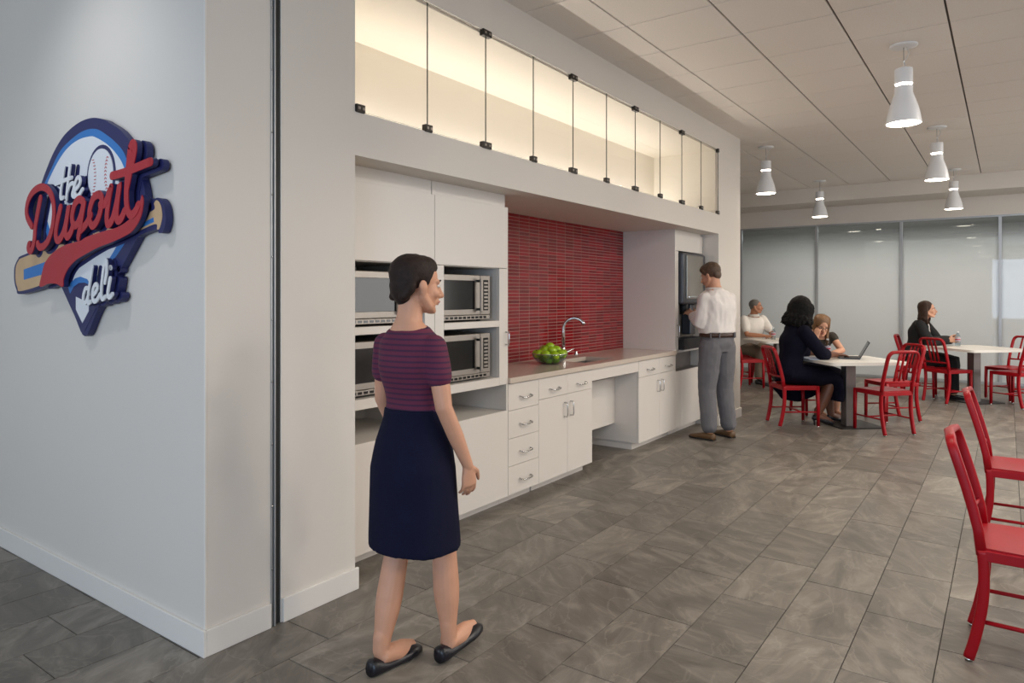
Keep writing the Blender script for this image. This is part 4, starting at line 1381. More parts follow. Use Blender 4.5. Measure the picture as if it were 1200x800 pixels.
class Figure:
    def __init__(self, label, dims, k=1.0, skin='skin_light', voxel=0.005):
        self.root = thing('person', label, 'person', (0, 0, 0))
        self.dims, self.k, self.skin, self.voxel = dims, k, skin, voxel
        self.J = {}
        self.body = MB()

    def V(self, n):
        return Vector(self.J[n])

    def spine(self, t):
        p, c, n = self.V('pel'), self.V('chest'), self.V('neck')
        if t < 0:
            return p + (c - p).normalized() * (t * (n - p).length)
        if t > 1:
            return n + (self.V('head') - n).normalized() * ((t - 1) * (n - p).length)
        # quadratic through the three points (chest at 0.6)
        a, b = 0.6, 1.0
        return p * ((t - a) * (t - b) / (a * b)) + c * (t * (t - b) / (a * (a - b))) + n * (t * (t - a) / (b * (b - a)))

    def lateral(self, t):
        h = (self.V('hipR') - self.V('hipL')).normalized()
        s = (self.V('shR') - self.V('shL')).normalized()
        w = min(max(t, 0), 1)
        return (h * (1 - w) + s * w).normalized()

    def torso(self, mb, t0, t1, infl=0.0, n=26, extra=None):
        ts = [t0 + (t1 - t0) * i / 15 for i in range(16)]
        rings = []
        for t in ts:
            d = self.dims
            for (a, wa, da), (b, wb, db) in zip(d[:-1], d[1:]):
                if t <= b or (b, wb, db) == d[-1]:
                    f = min(max((t - a) / (b - a), 0), 1)
                    f = f * f * (3 - 2 * f)
                    hw, hd = wa + (wb - wa) * f, da + (db - da) * f
                    break
            hw, hd = hw * self.k + infl, hd * self.k + infl
            if extra:
                e = extra(t)
                hw += e[0]
                hd += e[1]
            c = self.spine(t)
            tan = (self.spine(t + 0.03) - self.spine(t - 0.03)).normalized()
            L = self.lateral(t)
            F = tan.cross(L).normalized()
            L = F.cross(tan).normalized()
            ring = []
            for q in range(n):
                a = 2 * PI * q / n
                cx, sx = math.cos(a), math.sin(a)
                ex = 0.86
                ring.append(c + L * (math.copysign(abs(cx) ** ex, cx) * hw) + F * (math.copysign(abs(sx) ** ex, sx) * hd))
            rings.append(ring)
        mb.ring_loft(rings)

    def arm_pts(self, s, upto=1.0):
        S, E, W = self.V('sh' + s), self.V('el' + s), self.V('wr' + s)
        pts, par = [], []
        for i in range(13):
            t = i / 12 * 2
            if t > upto * 2 + 1e-6:
                break
            pts.append(S + (E - S) * t if t <= 1 else E + (W - E) * (t - 1))
            par.append(t)
        return pts, par

    def arm(self, mb, s, upto=1.0, infl=0.0, base=(.052, .045, .040, .038, .027), loose=0.0):
        pts, par = self.arm_pts(s, upto)
        rad = []
        for t in par:
            x = t * 2
            i = min(int(x), 3)
            f = x - i
            rad.append((base[i] * (1 - f) + base[i + 1] * f) * self.k + infl + loose * t / 2)
        mb.tube(pts, rad, 14, True)

    def leg_pts(self, s, upto=1.0):
        H, K, A = self.V('hip' + s), self.V('kn' + s), self.V('an' + s)
        pts, par = [], []
        for i in range(17):
            t = i / 16 * 2
            if t > upto * 2 + 1e-6:
                break
            pts.append(H + (K - H) * t if t <= 1 else K + (A - K) * (t - 1))
            par.append(t)
        return pts, par

    def leg(self, mb, s, upto=1.0, infl=0.0, base=(.088, .072, .055, .056, .036), t0=0.0, taper=0.0):
        pts, par = self.leg_pts(s, upto)
        rad, pp = [], []
        A, K = self.V('an' + s), self.V('kn' + s)
        for p, t in zip(pts, par):
            if t < t0:
                continue
            x = t * 2
            i = min(int(x), 3)
            f = x - i
            f2 = f * f * (3 - 2 * f)
            rad.append((base[i] * (1 - f2) + base[i + 1] * f2) * self.k + infl + taper * t / 2)
            pp.append(p)
        mb.tube(pp, rad, 16, True)

    # ---- head
    def head_matrix(self, yaw=0, pitch=0, roll=0):
        self.H = Matrix.Translation(self.V('head')) @ Matrix.Rotation(math.radians(yaw), 4, 'Z') @ Matrix.Rotation(math.radians(pitch), 4, 'X') @ Matrix.Rotation(math.radians(roll), 4, 'Y')
        self.HR = self.H.to_3x3()
        return self.H

    def hball(self, mb, c, r, seg=18, rings=12):
        mb.ball(self.H @ Vector(c), r, seg, rings, self.HR)

    def htube(self, mb, pts, rads, n=10, up=None):
        mb.tube([self.H @ Vector(p) for p in pts], rads, n, True, up=(self.HR @ Vector(up)) if up else None)

    def add_head(self, female=True):
        b = self.body
        w = 0.94 if female else 1.0
        self.hball(b, (0, -.012, .030), (.073 * w, .093, .080), 22, 14)
        self.hball(b, (0, .026, -.020), (.060 * w, .064, .075))
        self.hball(b, (0, .034, -.062), (.045 * w, .050, .048))
        self.hball(b, (0, .064, -.094), (.021 * w, .022, .018))          # chin
        for s in (-1, 1):
            self.htube(b, [(s * .058 * w, .0, -.045), (s * .044 * w, .036, -.082), (s * .016, .066, -.098)], [.020, .019, .014])  # jaw
            self.hball(b, (s * .036 * w, .060, -.030), (.022, .022, .020))   # cheek
            self.hball(b, (s * .028 * w, .069, .017), (.024, .013, .011))    # brow
            self.hball(b, (s * .076 * w, -.006, -.014), (.009, .018, .031))  # ear
            self.hball(b, (s * .084 * w, -.014, -.004), (.007, .015, .021))
        self.htube(b, [(0, .086, .006), (0, .098, -.018), (0, .107, -.034)], [.009, .010, .0125])   # nose
        self.hball(b, (0, .094, -.038), (.016, .013, .010))
        self.hball(b, (0, .084, -.062), (.024, .014, .013))                  # mouth
        n0 = self.spine(0.96)
        top = self.H @ Vector((0, -.022, -.055))
        r = .050 if female else .060
        b.tube([n0, n0.lerp(top, .5), top], [r * 1.12, r, r], 16, True)

    def add_face(self):
        for s in (-1, 1):
            e = MB()
            self.hball(e, (s * .030, .0735, .0), (.0125, .008, .0068), 12, 8)
            eo = e.build('eye', 'eyewhite', self.root, True)
            e = MB()
            self.hball(e, (s * .030, .0805, .0), (.0055, .0025, .0058), 10, 6)
            e.build('iris', 'iris', eo, True)
            e = MB()
            self.htube(e, [(s * .014, .085, .018), (s * .030, .0845, .024), (s * .046, .073, .020)], [.003, .0036, .002], 6)
            e.build('eyebrow', self.hairmat, self.root, True)
        e = MB()
        self.htube(e, [(-.022, .088, -.063), (-.008, .0965, -.060), (0, .0965, -.0615), (.008, .0965, -.060), (.022, .088, -.063)], [.002, .0036, .0032, .0036, .002], 8)
        self.htube(e, [(-.020, .088, -.065), (0, .0935, -.070), (.020, .088, -.065)], [.002, .0045, .002], 8)
        e.build('lips', 'lip', self.root, True)

    # ---- hand
    def add_hand(self, s, d, palm, curl=0.5, spread=0.1, thumb=0.5, k=1.0):
        b = self.body
        k = k * self.k
        d = Vector(d).normalized()
        n = Vector(palm)
        n = (n - d * n.dot(d)).normalized()
        side = d.cross(n) * (1 if s == 'R' else -1)      # towards the thumb
        w = self.V('wr' + s)
        b.tube([w - d * .01, w + d * .025 * k, w + d * .055 * k, w + d * .088 * k], [(.016 * k, .024 * k), (.017 * k, .031 * k), (.016 * k, .039 * k), (.012 * k, .037 * k)], 14, True, up=n)
        L = (.072, .080, .074, .058)
        for i in range(4):
            o = (1.5 - i) * .0205 * k
            p = w + d * (.086 - .004 * abs(i - 1)) * k + side * o
            dd = (d + side * (1.5 - i) * spread).normalized()
            ax = dd.cross(n)
            pts = [p - dd * .02 * k, p]
            a = 0
            for sfrac, c in ((.45, .8), (.30, 1.0), (.25, .7)):
                a += curl * c
                q = (dd * math.cos(a) + n * math.sin(a))
                p = p + q * (L[i] * sfrac * k)
                pts.append(p.copy())
            b.tube(pts, [.0092 * k, .0092 * k, .0086 * k, .0080 * k, .0066 * k], 10, True)
        p = w + d * .022 * k + side * .026 * k
        t1 = (d * .55 + side * .8 + n * .35 * thumb).normalized()
        t2 = (d * .9 + side * .35 + n * .6 * thumb).normalized()
        b.tube([w + d * .012 * k + side * .008 * k, p, p + t1 * .034 * k, p + t1 * .034 * k + t2 * .030 * k, p + t1 * .034 * k + t2 * .052 * k],
               [.015 * k, .015 * k, .0115 * k, .0098 * k, .0076 * k], 10, True)

    def add_foot(self, s, heel, d, length=.235, up=None):
        """bare foot volume from the ankle into the shoe"""
        b = self.body
        A = self.V('an' + s)
        d = Vector(d).normalized()
        h = Vector(heel)
        u = Vector((0, 0, 1)) if up is None else Vector(up)
        b.tube([A + u * .05, A, h + d * .05 + u * .045, h + d * .10 + u * .042, h + d * .16 + u * .030, h + d * .215 + u * .020],
               [.034 * self.k, .036 * self.k, (.038, .032), (.032, .036), (.022, .040), (.012, .030)], 14, True, up=u)

    def finish_body(self, smooth=4, ratio=0.35):
        me = skin_over(self.body, self.voxel, smooth, ratio)
        new_obj('body', me, self.skin, self.root, True)

    def cloth(self, name, mb, material, voxel=0.008, smooth=4, amp=0.003, freq=9.0, seed=0.0, stretch=(1, 1, .45)):
        me = skin_over(mb, voxel, smooth, 0.5, amp, freq, stretch, seed)
        return new_obj(name, me, material, self.root, True)

    def shoe(self, heel, d, material, length=.27, width=.047, prof=None, up=(0, 0, 1), name='shoe', heel_h=0.0):
        d = Vector(d).normalized()
        u = Vector(up)
        u = (u - d * u.dot(d)).normalized()
        lat = d.cross(u)
        h = Vector(heel)
        prof = prof or [(0.0, .55, .055), (.04, .75, .075), (.15, .82, .085), (.30, .80, .085), (.45, .90, .075), (.62, 1.05, .058), (.80, 1.0, .045), (.93, .7, .036), (1.0, .30, .024)]
        rings = []
        for t, w, hh in prof:
            c = h + d * (t * length)
            ring = []
            for q in range(16):
                a = 2 * PI * q / 16
                cx, sx = math.cos(a), math.sin(a)
                lx = math.copysign(abs(cx) ** .7, cx) * w * width
                z = hh / 2 + math.copysign(abs(sx) ** .6, sx) * hh / 2
                if sx > 0:
                    lx *= 1 - .25 * sx
                ring.append(c + lat * lx + u * z)
            rings.append(ring)
        mb = MB().ring_loft(rings)
        o = mb.build(name, material, self.root, True)
        return o

    def hair_cap(self, mb, grow=.010, back=.010, up=.004):
        self.hball(mb, (0, -.020 - back, .036 + up), (.076 + grow, .092 + grow * .6, .080 + grow), 22, 14)

    def locks(self, mb, n, root_r, length, spread, seed, ang0, ang1, r=.011, wave=.01, drop=1.0, fwd=0.0):
        """tapering locks that fall from the crown"""
        rnd = random.Random(seed)
        for i in range(n):
            a = math.radians(ang0 + (ang1 - ang0) * (i + rnd.uniform(-.3, .3)) / max(1, n - 1))
            dx, dy = math.sin(a), -math.cos(a)
            top = Vector((dx * .030, -.02 + dy * .035, .118 + rnd.uniform(-.004, .004)))
            mid = Vector((dx * (root_r), -.018 + dy * (root_r + .016), .045))
            low = Vector((dx * (root_r + .006), -.018 + dy * (root_r + .014), -.04))
            L = length * rnd.uniform(.88, 1.06)
            pts = [top, top.lerp(mid, .55) + Vector((dx, dy, 0)) * .016 + Vector((0, 0, .018)), mid, low]
            k = 4
            for j in range(1, k + 1):
                f = j / k
                pts.append(low + Vector((dx * spread * f + rnd.uniform(-wave, wave), dy * spread * f + fwd * f + rnd.uniform(-wave, wave), -L * f * drop)))
            P = catmull(pts, 3)
            R = [r * (.75 + .5 * min(1, q / (len(P) * .35))) * (1 if q < len(P) * .7 else max(.25, 1 - (q - len(P) * .7) / (len(P) * .36))) for q in range(len(P))]
            self.htube(mb, P, R, 7)

    def collar(self, material):
        n0 = self.spine(.985)
        ax = (self.V('head') - n0).normalized()
        mb = MB()
        for z0, z1, r0, r1 in ((-.014, .034, .083, .070), (.034, -.004, .074, .094)):
            rings = []
            for z, r in ((z0, r0), (z1, r1)):
                for dr in (0,):
                    rings.append([n0 + ax * z + Vector((math.cos(a) * (r + dr), math.sin(a) * (r + dr) * 1.03, 0)) for a in [2 * PI * q / 28 for q in range(28)]])
            mb.ring_loft(rings, cap=False)
        o = mb.build('collar', material, self.root, True)
        s = o.modifiers.new('thickness', 'SOLIDIFY')
        s.thickness = .004
        return o

    def place(self, x, y, heading, z=0.0):
        """heading: direction the figure faces, degrees from +X"""
        self.root.location = (x, y, z)
        self.root.rotation_euler = (0, 0, math.radians(heading - 90))


# ---------------------------------------------------------------- the walking woman
f = Figure('woman walking past the cabinets in a striped purple top and navy skirt', FEMALE, 0.87, 'skin_light', 0.0042)
f.J = dict(pel=(0, 0, .84), chest=(0, -.015, 1.12), neck=(0, -.045, 1.325), head=(.010, .000, 1.475),
           shL=(-.134, -.035, 1.238), shR=(.134, -.035, 1.238),
           elL=(-.185, .0, 1.01), elR=(.178, -.035, 1.01), wrL=(-.185, .12, .80), wrR=(.205, .075, .775),
           hipL=(-.085, 0, .82), hipR=(.085, 0, .82), knL=(-.062, -.035, .445), knR=(.082, .075, .45),
           anL=(-.045, -.145, .078), anR=(.108, .075, .095))
f.hairmat = 'hair_dark'
f.torso(f.body, -.16, 1.05)
for s in 'LR':
    f.arm(f.body, s, 1.0, 0, (.050, .044, .038, .036, .025))
    f.leg(f.body, s, 1.0, 0, (.086, .074, .056, .060, .036))
f.head_matrix(-22, -4)
f.add_head(True)
f.add_hand('R', (.02, .10, -1), (-1, .25, 0), .42, .05, .6)
f.add_hand('L', (0, .2, -1), (1, .2, 0), .42, .05, .6)
hl, hr = Vector((-.042, -.195, .008)), Vector((.106, .028, .008))
dl, dr = Vector((.07, 1, 0)), Vector((.03, 1, .16))
f.add_foot('L', hl, dl)
f.add_foot('R', hr, dr, up=(0, -.16, 1))
f.finish_body(4, .4)
f.add_face()
flat = [(0.0, .50, .050), (.04, .72, .060), (.14, .82, .055), (.30, .78, .036), (.50, .86, .030), (.66, 1.0, .036), (.78, .98, .044), (.92, .70, .034), (1.0, .28, .020)]
f.shoe(hl - Vector((0, .012, .006)), dl, 'leather', .262, .043, flat, name='ballet_flat')
f.shoe(hr - Vector((0, .012, .006)), dr, 'leather', .262, .043, flat, up=(0, -.16, 1), name='ballet_flat')
c = MB()
f.torso(c, .27, .965, .010)
for s in 'LR':
    f.arm(c, s, .30, .012, (.040, .044, .046, .04, .03))
f.cloth('striped_top', c, 'jersey', .007, 16, .0035, 8, 1.0)
c = MB()
rings = []
for z, hw, hd, oy in ((.992, .124, .100, -.006), (.95, .130, .105, -.006), (.86, .158, .125, -.012), (.76, .178, .140, -.015), (.62, .182, .150, -.012), (.50, .186, .160, -.008), (.450, .188, .162, -.006)):
    rings.append([Vector((hw * math.copysign(abs(math.cos(a)) ** .9, math.cos(a)), oy + hd * math.copysign(abs(math.sin(a)) ** .9, math.sin(a)), z)) for a in [2 * PI * q / 28 for q in range(28)]])
c.ring_loft(rings)
f.cloth('skirt', c, 'navyskirt', .009, 3, .004, 6, 2.0, (1, 1, .25))
c = MB()
f.hball(c, (0, -.030, .042), (.080, .090, .080), 22, 14)
f.hball(c, (0, .010, .072), (.062, .066, .046))
f.hball(c, (0, -.074, -.006), (.058, .038, .062))
f.hball(c, (0, -.058, -.052), (.046, .030, .036))
for s in (-1, 1):
    f.htube(c, [(s * .040, .042, .076), (s * .062, .024, .046), (s * .0705, .010, .012), (s * .071, .006, -.012)], [.012, .012, .009, .004])
    f.htube(c, [(s * .062, -.045, .03), (s * .062, -.058, -.02), (s * .05, -.078, -.052)], [.020, .022, .018])
me = skin_over(c, .006, 3, .6, .0025, 30, (1, .5, 1), 3)
new_obj('hair', me, 'hair_dark', f.root, True)
f.place(-1.905, 2.005, 90)

# ---------------------------------------------------------------- the man at the dispenser
f = Figure('man in a white shirt and grey trousers standing at the drink dispenser', MALE, 1.0, 'skin_light', 0.005)
f.J = dict(pel=(0, 0, .955), chest=(0, .015, 1.27), neck=(0, .025, 1.495), head=(-.01, .085, 1.640),
           shL=(-.176, .0, 1.408), shR=(.176, .0, 1.408),
           elL=(-.205, .03, 1.16), elR=(.225, .03, 1.16), wrL=(-.085, .245, 1.235), wrR=(.13, .25, 1.16),
           hipL=(-.095, 0, .925), hipR=(.095, 0, .925), knL=(-.115, .03, .50), knR=(.12, .02, .50), anL=(-.13, -.02, .085), anR=(.135, -.03, .085))
f.hairmat = 'hair_brown'
f.torso(f.body, -.16, 1.05)
for s in 'LR':
    f.arm(f.body, s)
    f.leg(f.body, s, 1.0, 0, (.092, .078, .058, .058, .040))
f.head_matrix(18, -18)
f.add_head(False)
f.add_hand('L', (.05, 1, .45), (.6, 0, -.8), .38, .16, .3)
f.add_hand('R', (-.3, 1, .1), (-.8, .1, -.5), .6, .08, .5)
f.finish_body(4, .3)
f.add_face()
c = MB()
f.torso(c, .205, .975, .016, extra=lambda t: (.008 + .012 * math.sin(PI * min(1, max(0, t))), .010 + .010 * math.sin(PI * min(1, max(0, t)))))
for s in 'LR':
    f.arm(c, s, .92 if s == 'L' else .95, .014, (.046, .049, .050, .046, .038))
f.collar('shirt')
f.cloth('shirt', c, 'shirt', .008, 8, .013, 11, 4.0, (1, 1, .55))
c = MB()
f.torso(c, -.16, .19, .014)
f.leg(c, 'L', .985, .016, (.096, .088, .070, .066, .060))
f.leg(c, 'R', .985, .016, (.096, .088, .070, .066, .060))
f.cloth('trousers', c, 'trousers', .008, 3, .0085, 10, 6.0, (1, 1, .8))
c = MB()
rings = []
for z, e in ((1.022, .028), (1.062, .026)):
    rings.append([Vector(((.165 + e) * math.copysign(abs(math.cos(a)) ** .86, math.cos(a)), .004 + (.113 + e) * math.copysign(abs(math.sin(a)) ** .86, math.sin(a)), z)) for a in [2 * PI * q / 36 for q in range(36)]])
bo = c.ring_loft(rings).build('belt', 'belt', f.root, True)
for a in (-62, -118, -150, -30):
    ca, sa = math.cos(math.radians(a)), math.sin(math.radians(a))
    c = MB().obox((.197 * math.copysign(abs(ca) ** .86, ca), .004 + .145 * math.copysign(abs(sa) ** .86, sa), 1.042), (.012, .012, .058), 0, .003)
    c.build('belt_loop', 'trousers', f.root)
shoe_p = [(0.0, .55, .055), (.04, .75, .068), (.15, .82, .072), (.30, .82, .074), (.45, .90, .068), (.62, 1.05, .056), (.80, 1.0, .046), (.93, .7, .036), (1.0, .30, .024)]
for s, hx, dx in (('L', -.130, -.18), ('R', .137, .12)):
    o = f.shoe((hx, -.085, .0), (dx, 1, 0), 'brownleather', .29, .049, shoe_p)
    d = Vector((dx, 1, 0)).normalized()
    sole = MB()
    lat = Vector((d.y, -d.x, 0))
    pr_ = [(t, w) for t, w in ((0, .6), (.1, .82), (.3, .80), (.6, 1.06), (.85, .95), (.97, .5), (1.01, .2))]
    poly = [Vector((hx, -.085, 0)) + d * (t * .29) + lat * (w * .052) for t, w in pr_] + [Vector((hx, -.085, 0)) + d * (t * .29) - lat * (w * .052) for t, w in reversed(pr_)]
    sole.prism([(p.x, p.y) for p in poly], lambda a, b_, z: Vector((a, b_, z)), 0, .016)
    sole.build('sole', 'black', o)
c = MB()
f.hair_cap(c, .010, .006, .010)
f.hball(c, (0, .020, .078), (.066, .068, .050))
f.hball(c, (0, -.075, -.012), (.060, .034, .048))
for s in (-1, 1):
    f.htube(c, [(s * .060, .040, .075), (s * .074, .012, .030), (s * .074, -.004, .004)], [.018, .014, .007])
me = skin_over(c, .006, 3, .6, .004, 34, (1, .6, 1), 8)
new_obj('hair', me, 'hair_brown', f.root, True)
f.place(-2.375, 6.875, 156)


# ---------------------------------------------------------------- seated figures
def seated(f, lean=0.0, k=1.0, knee_y=.40, feet=None, shoulder=.178):
    z = .572
    f.J = dict(pel=(0, -.06, z), chest=(0, -.05 + lean * .5, z + .30 * k), neck=(0, -.045 + lean, z + .535 * k), head=(0, .0 + lean * 1.15, z + .685 * k),
               shL=(-shoulder, -.045 + lean * .92, z + .475 * k), shR=(shoulder, -.045 + lean * .92, z + .475 * k),
               elL=(-.22, .06 + lean, z + .23), elR=(.22, .06 + lean, z + .23), wrL=(-.12, .27 + lean, z + .225), wrR=(.12, .27 + lean, z + .225),
               hipL=(-.09, -.05, z - .022), hipR=(.09, -.05, z - .022), knL=(-.10, knee_y, .520), knR=(.10, knee_y, .520), anL=(-.10, knee_y - .02, .085), anR=(.10, knee_y - .02, .085))


SHOE_LOW = [(0.0, .5, .05), (.05, .75, .062), (.2, .8, .06), (.4, .82, .05), (.62, 1.0, .045), (.82, .95, .04), (.94, .65, .032), (1.0, .3, .02)]

# woman in navy dress, typing
f = Figure('woman in a navy dress with dark curly hair typing at the laptop table', FEMALE, 1.08, 'skin_dark', 0.0055)
seated(f, .10, 1.0, .40, shoulder=.182)
f.J['elR'] = (.235, .22, .80)
f.J['wrR'] = (.10, .44, .785)
f.J['elL'] = (-.225, .20, .80)
f.J['wrL'] = (-.10, .44, .785)
f.J['knL'] = (-.09, .40, .51); f.J['anL'] = (-.06, .46, .10)
f.J['knR'] = (.09, .40, .51); f.J['anR'] = (.08, .24, .12)
f.hairmat = 'hair_black'
f.torso(f.body, -.06, 1.05)
for s in 'LR':
    f.arm(f.body, s, 1.0, 0, (.056, .050, .042, .038, .027))
    f.leg(f.body, s, 1.0, 0, (.062, .062, .054, .058, .036))
f.head_matrix(-18, -14)
f.add_head(True)
for s in 'LR':
    f.add_hand(s, (-.1 if s == 'R' else .1, 1, -.06), (0, 0, -1), .35, .12, .2)
hL, hR = Vector((-.06, .42, .05)), Vector((.08, .19, .07))
f.add_foot('L', hL, (0, 1, -.2))
f.add_foot('R', hR, (.05, 1, -.25))
f.finish_body(4, .3)
f.add_face()
for h_, d_ in ((hL, (0, 1, -.20)), (hR, (.05, 1, -.25))):
    o = f.shoe(h_ - Vector((0, .01, .004)), d_, 'leather', .235, .040, SHOE_LOW, up=(0, .2, 1), name='high_heel_shoe')
    MB().tube([h_ + Vector((0, .012, .004)), h_ + Vector((0, .016, -h_.z))], [.014, .006], 8).build('heel', 'leather', o, True)
c = MB()
f.torso(c, -.16, .965, .020)
for s in 'LR':
    f.arm(c, s, .62, .013, (.052, .054, .052, .048, .04))
c.tube([(0, -.10, .575), (0, .08, .56), (0, .24, .545), (0, .36, .54), (0, .435, .50), (0, .455, .40), (0, .44, .28)],
       [(.115, .20), (.118, .215), (.112, .212), (.104, .205), (.095, .20), (.080, .205), (.072, .215)], 22, False, up=(0, 0, 1))
c.tube([(-.215, -.10, .46), (-.232, .02, .40), (-.235, .14, .39), (-.225, .30, .43), (-.21, .40, .45)], [(.10, .016), (.17, .022), (.185, .024), (.16, .022), (.12, .016)], 14, True, up=(0, 0, 1))
f.cloth('dress', c, 'navydress', .010, 3, .007, 7, 11, (1, 1, .5))
c = MB()
f.hair_cap(c, .050, .022, .006)
f.locks(c, 60, .122, .13, .030, 5, -138, 138, .013, .022)
f.locks(c, 40, .105, .15, .020, 6, -120, 120, .013, .022)
me = skin_over(c, .006, 1, .7, .007, 34, (1, 1, .8), 12)
new_obj('hair', me, 'hair_black', f.root, True)
f.place(-1.945, 8.115, 37)

# woman resting her chin on her hand
f = Figure('woman with long dark blond hair and glasses resting her chin on her hand', FEMALE, 0.98, 'skin_light', 0.0055)
seated(f, .19, .93, .36, shoulder=.165)
hd = Vector((.02, .235, 1.080))
f.J['head'] = tuple(hd)
f.J['neck'] = (.0, .155, .965)
f.J['chest'] = (0, .06, .80)
f.J['shL'] = (-.16, .14, .945); f.J['shR'] = (.165, .14, .935)
f.J['elR'] = (.185, .36, .778); f.J['wrR'] = (.122, .310, .950)
f.J['elL'] = (-.215, .27, .785); f.J['wrL'] = (-.02, .41, .772)
f.hairmat = 'hair_blond'
f.torso(f.body, -.16, 1.05)
for s in 'LR':
    f.arm(f.body, s, 1.0, 0, (.046, .042, .036, .034, .025))
    f.leg(f.body, s, 1.0, 0, (.088, .076, .056, .056, .036))
f.head_matrix(-10, -20, -6)
f.add_head(True)
f.add_hand('R', (-.22, -.12, 1), (-.8, -.6, 0), .9, .02, .5)
f.add_hand('L', (1, .15, .02), (0, 0, -1), .4, .08, .2)
for s, x in (('L', -.10), ('R', .10)):
    f.add_foot(s, Vector((x, .29, .02)), (0, 1, -.05))
f.finish_body(4, .3)
f.add_face()
for x in (-.10, .10):
    f.shoe((x, .28, .0), (0, 1, 0), 'leather', .24, .040, SHOE_LOW, name='shoe')
c = MB()
f.torso(c, -.05, .955, .012)
for s in 'LR':
    f.arm(c, s, .10, .010, (.050, .046, .044, .04, .03))
f.cloth('sleeveless_top', c, 'yellow', .009, 3, .004, 8, 21)
c = MB()
f.torso(c, -.16, .12, .016)
c.tube([(0, -.10, .55), (0, .08, .54), (0, .24, .53), (0, .36, .525), (0, .41, .49), (0, .42, .44)], [(.10, .18), (.10, .19), (.09, .185), (.085, .18), (.075, .175), (.06, .175)], 20, False, up=(0, 0, 1))
f.cloth('skirt', c, 'navydress', .010, 3, .005, 7, 22)
c = MB()
f.hair_cap(c, .012, .006, .006)
f.locks(c, 34, .080, .23, .010, 9, -108, 108, .012, .008, 1.0, .05)
me = skin_over(c, .006, 1, .6, .002, 40, (1, 1, .4), 23)
new_obj('hair', me, 'hair_blond', f.root, True)
g = MB()
for s in (-1, 1):
    ring = [f.H @ Vector((s * .031 + .021 * math.cos(a), .098 - .004 * abs(math.cos(a)), -.002 + .015 * math.sin(a))) for a in [2 * PI * q / 16 for q in range(17)]]
    g.tube(ring, .0022, 6)
    g.tube([f.H @ Vector((s * .052, .094, .002)), f.H @ Vector((s * .074, .03, .004))], .002, 6)
g.tube([f.H @ Vector((-.010, .100, .003)), f.H @ Vector((.010, .100, .003))], .002, 6)
g.build('glasses', 'black', f.root, True)
f.place(-1.925, 9.01, -50)

# woman in the black blazer
f = Figure('woman in a black blazer and white blouse holding a water bottle', FEMALE, 1.02, 'skin_light', 0.006)
seated(f, .10, .97, .42, shoulder=.172)
f.J['elR'] = (.225, .17, .80); f.J['wrR'] = (.055, .375, .815)
f.J['elL'] = (-.215, .20, .80); f.J['wrL'] = (-.045, .40, .815)
f.J['anL'] = (-.10, .37, .09); f.J['anR'] = (.08, .44, .09)
f.hairmat = 'hair_chestnut'
f.torso(f.body, -.16, 1.05)
for s in 'LR':
    f.arm(f.body, s, 1.0, 0, (.048, .044, .038, .035, .026))
    f.leg(f.body, s, 1.0, 0, (.090, .078, .056, .056, .038))
f.head_matrix(2, 3)
f.add_head(True)
f.add_hand('R', (-.35, 1, .1), (-1, -.3, 0), .75, .05, .8)
f.add_hand('L', (.35, 1, .1), (1, -.3, 0), .75, .05, .8)
f.finish_body(4, .3)
f.add_face()
for x, y, dx in ((-.10, .31, -.1), (.08, .38, .1)):
    f.shoe((x, y, .0), (dx, 1, 0), 'leather', .245, .042, SHOE_LOW)
c = MB()
f.torso(c, .05, .93, .010)
n0 = f.spine(.86)
f.cloth('blouse', c, 'blouse', .008, 3, .002, 9, 31)
c = MB()
f.torso(c, -.08, .955, .026)
for s in 'LR':
    f.arm(c, s, .93, .016, (.046, .052, .050, .046, .040))
me = skin_over(c, .008, 9, .6, .005, 7, (1, 1, .5), 32)
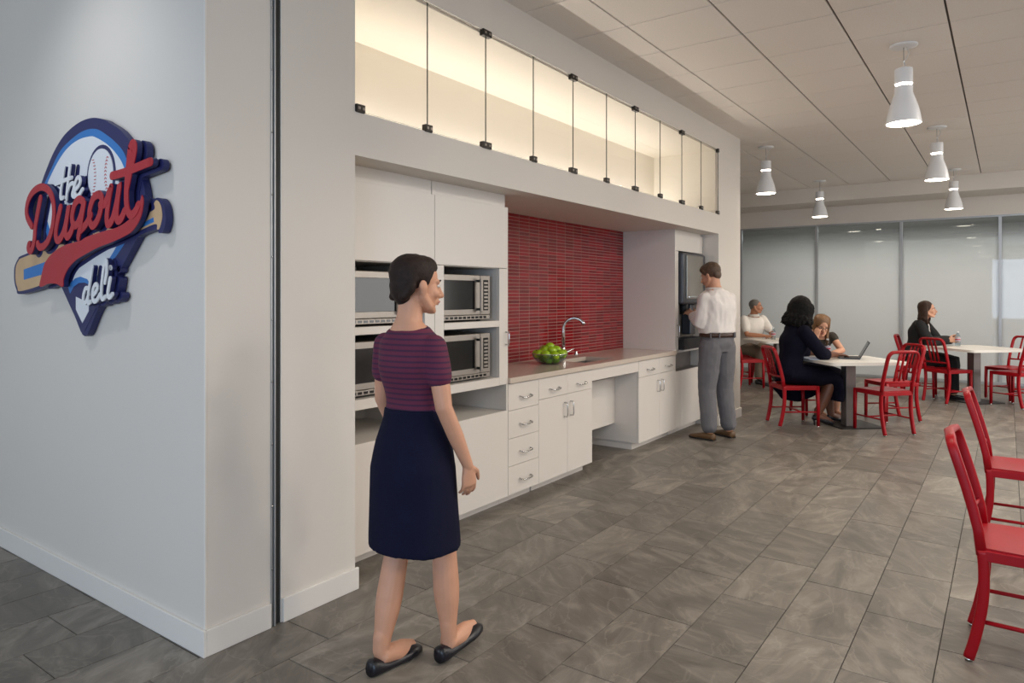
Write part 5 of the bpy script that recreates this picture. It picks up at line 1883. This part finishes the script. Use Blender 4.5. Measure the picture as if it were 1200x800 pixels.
# open the front of the blazer as a V
bm = bmesh.new()
bm.from_mesh(me)
kill = []
for fa in bm.faces:
    p = fa.calc_center_median()
    if p.y > f.spine(.6).y + .02 and p.z > .70 and abs(p.x) < .012 + max(0, (p.z - .74)) * .22 and fa.normal.y > .2:
        kill.append(fa)
bmesh.ops.delete(bm, geom=kill, context='FACES')
bm.to_mesh(me)
bm.free()
new_obj('blazer', me, 'blackcloth', f.root, True)
c = MB()
f.torso(c, -.16, .12, .014)
for s in 'LR':
    f.leg(c, s, .97, .014, (.096, .088, .066, .062, .056))
f.cloth('trousers', c, 'blackcloth', .009, 4, .005, 7, 33)
c = MB()
f.hair_cap(c, .012, .012, .006)
f.locks(c, 28, .078, .17, .012, 14, -98, 98, .013, .010)
me = skin_over(c, .006, 1, .6, .002, 40, (1, 1, .4), 34)
new_obj('hair', me, 'hair_chestnut', f.root, True)
f.place(-1.03, 11.48, -6)

# man in the white polo
f = Figure('man with short grey hair in a white polo shirt sitting behind the pier', MALE, 1.0, 'skin_tan', 0.006)
seated(f, .08, 1.0, .42, shoulder=.195)
f.J['elR'] = (.255, .17, .80); f.J['wrR'] = (.07, .36, .785)
f.J['elL'] = (-.245, .19, .80); f.J['wrL'] = (-.06, .40, .785)
f.J['knL'] = (-.15, .40, .51); f.J['knR'] = (.16, .40, .51); f.J['anL'] = (-.13, .40, .09); f.J['anR'] = (.15, .34, .09)
f.hairmat = 'hair_grey'
f.torso(f.body, -.16, 1.05)
for s in 'LR':
    f.arm(f.body, s)
    f.leg(f.body, s, 1.0, 0, (.094, .080, .060, .058, .040))
f.head_matrix(38, 0)
f.add_head(False)
f.add_hand('R', (-1, .35, 0), (0, 0, -1), .4, .06, .3)
f.add_hand('L', (1, .3, 0), (0, 0, -1), .4, .06, .3)
f.finish_body(4, .3)
f.add_face()
for x, y, dx in ((-.13, .33, -.12), (.15, .27, .12)):
    f.shoe((x, y, .0), (dx, 1, 0), 'leather', .29, .049, shoe_p)
c = MB()
f.torso(c, .02, .972, .018, extra=lambda t: (.01, .015 * math.sin(PI * min(1, max(0, t)))))
for s in 'LR':
    f.arm(c, s, .36, .018, (.048, .054, .056, .050, .040))
f.collar('polo')
f.cloth('polo_shirt', c, 'polo', .009, 9, .006, 7, 41)
c = MB()
f.torso(c, -.16, .10, .014)
for s in 'LR':
    f.leg(c, s, .97, .016, (.100, .094, .074, .068, .060))
f.cloth('trousers', c, 'khaki', .009, 4, .005, 7, 43)
c = MB()
f.hair_cap(c, .004, .004, .004)
f.hball(c, (0, -.070, -.010), (.060, .030, .044))
me = skin_over(c, .006, 3, .6, .0015, 40, (1, 1, 1), 44)
new_obj('hair', me, 'hair_grey', f.root, True)
f.place(-3.48, 11.80, -33)
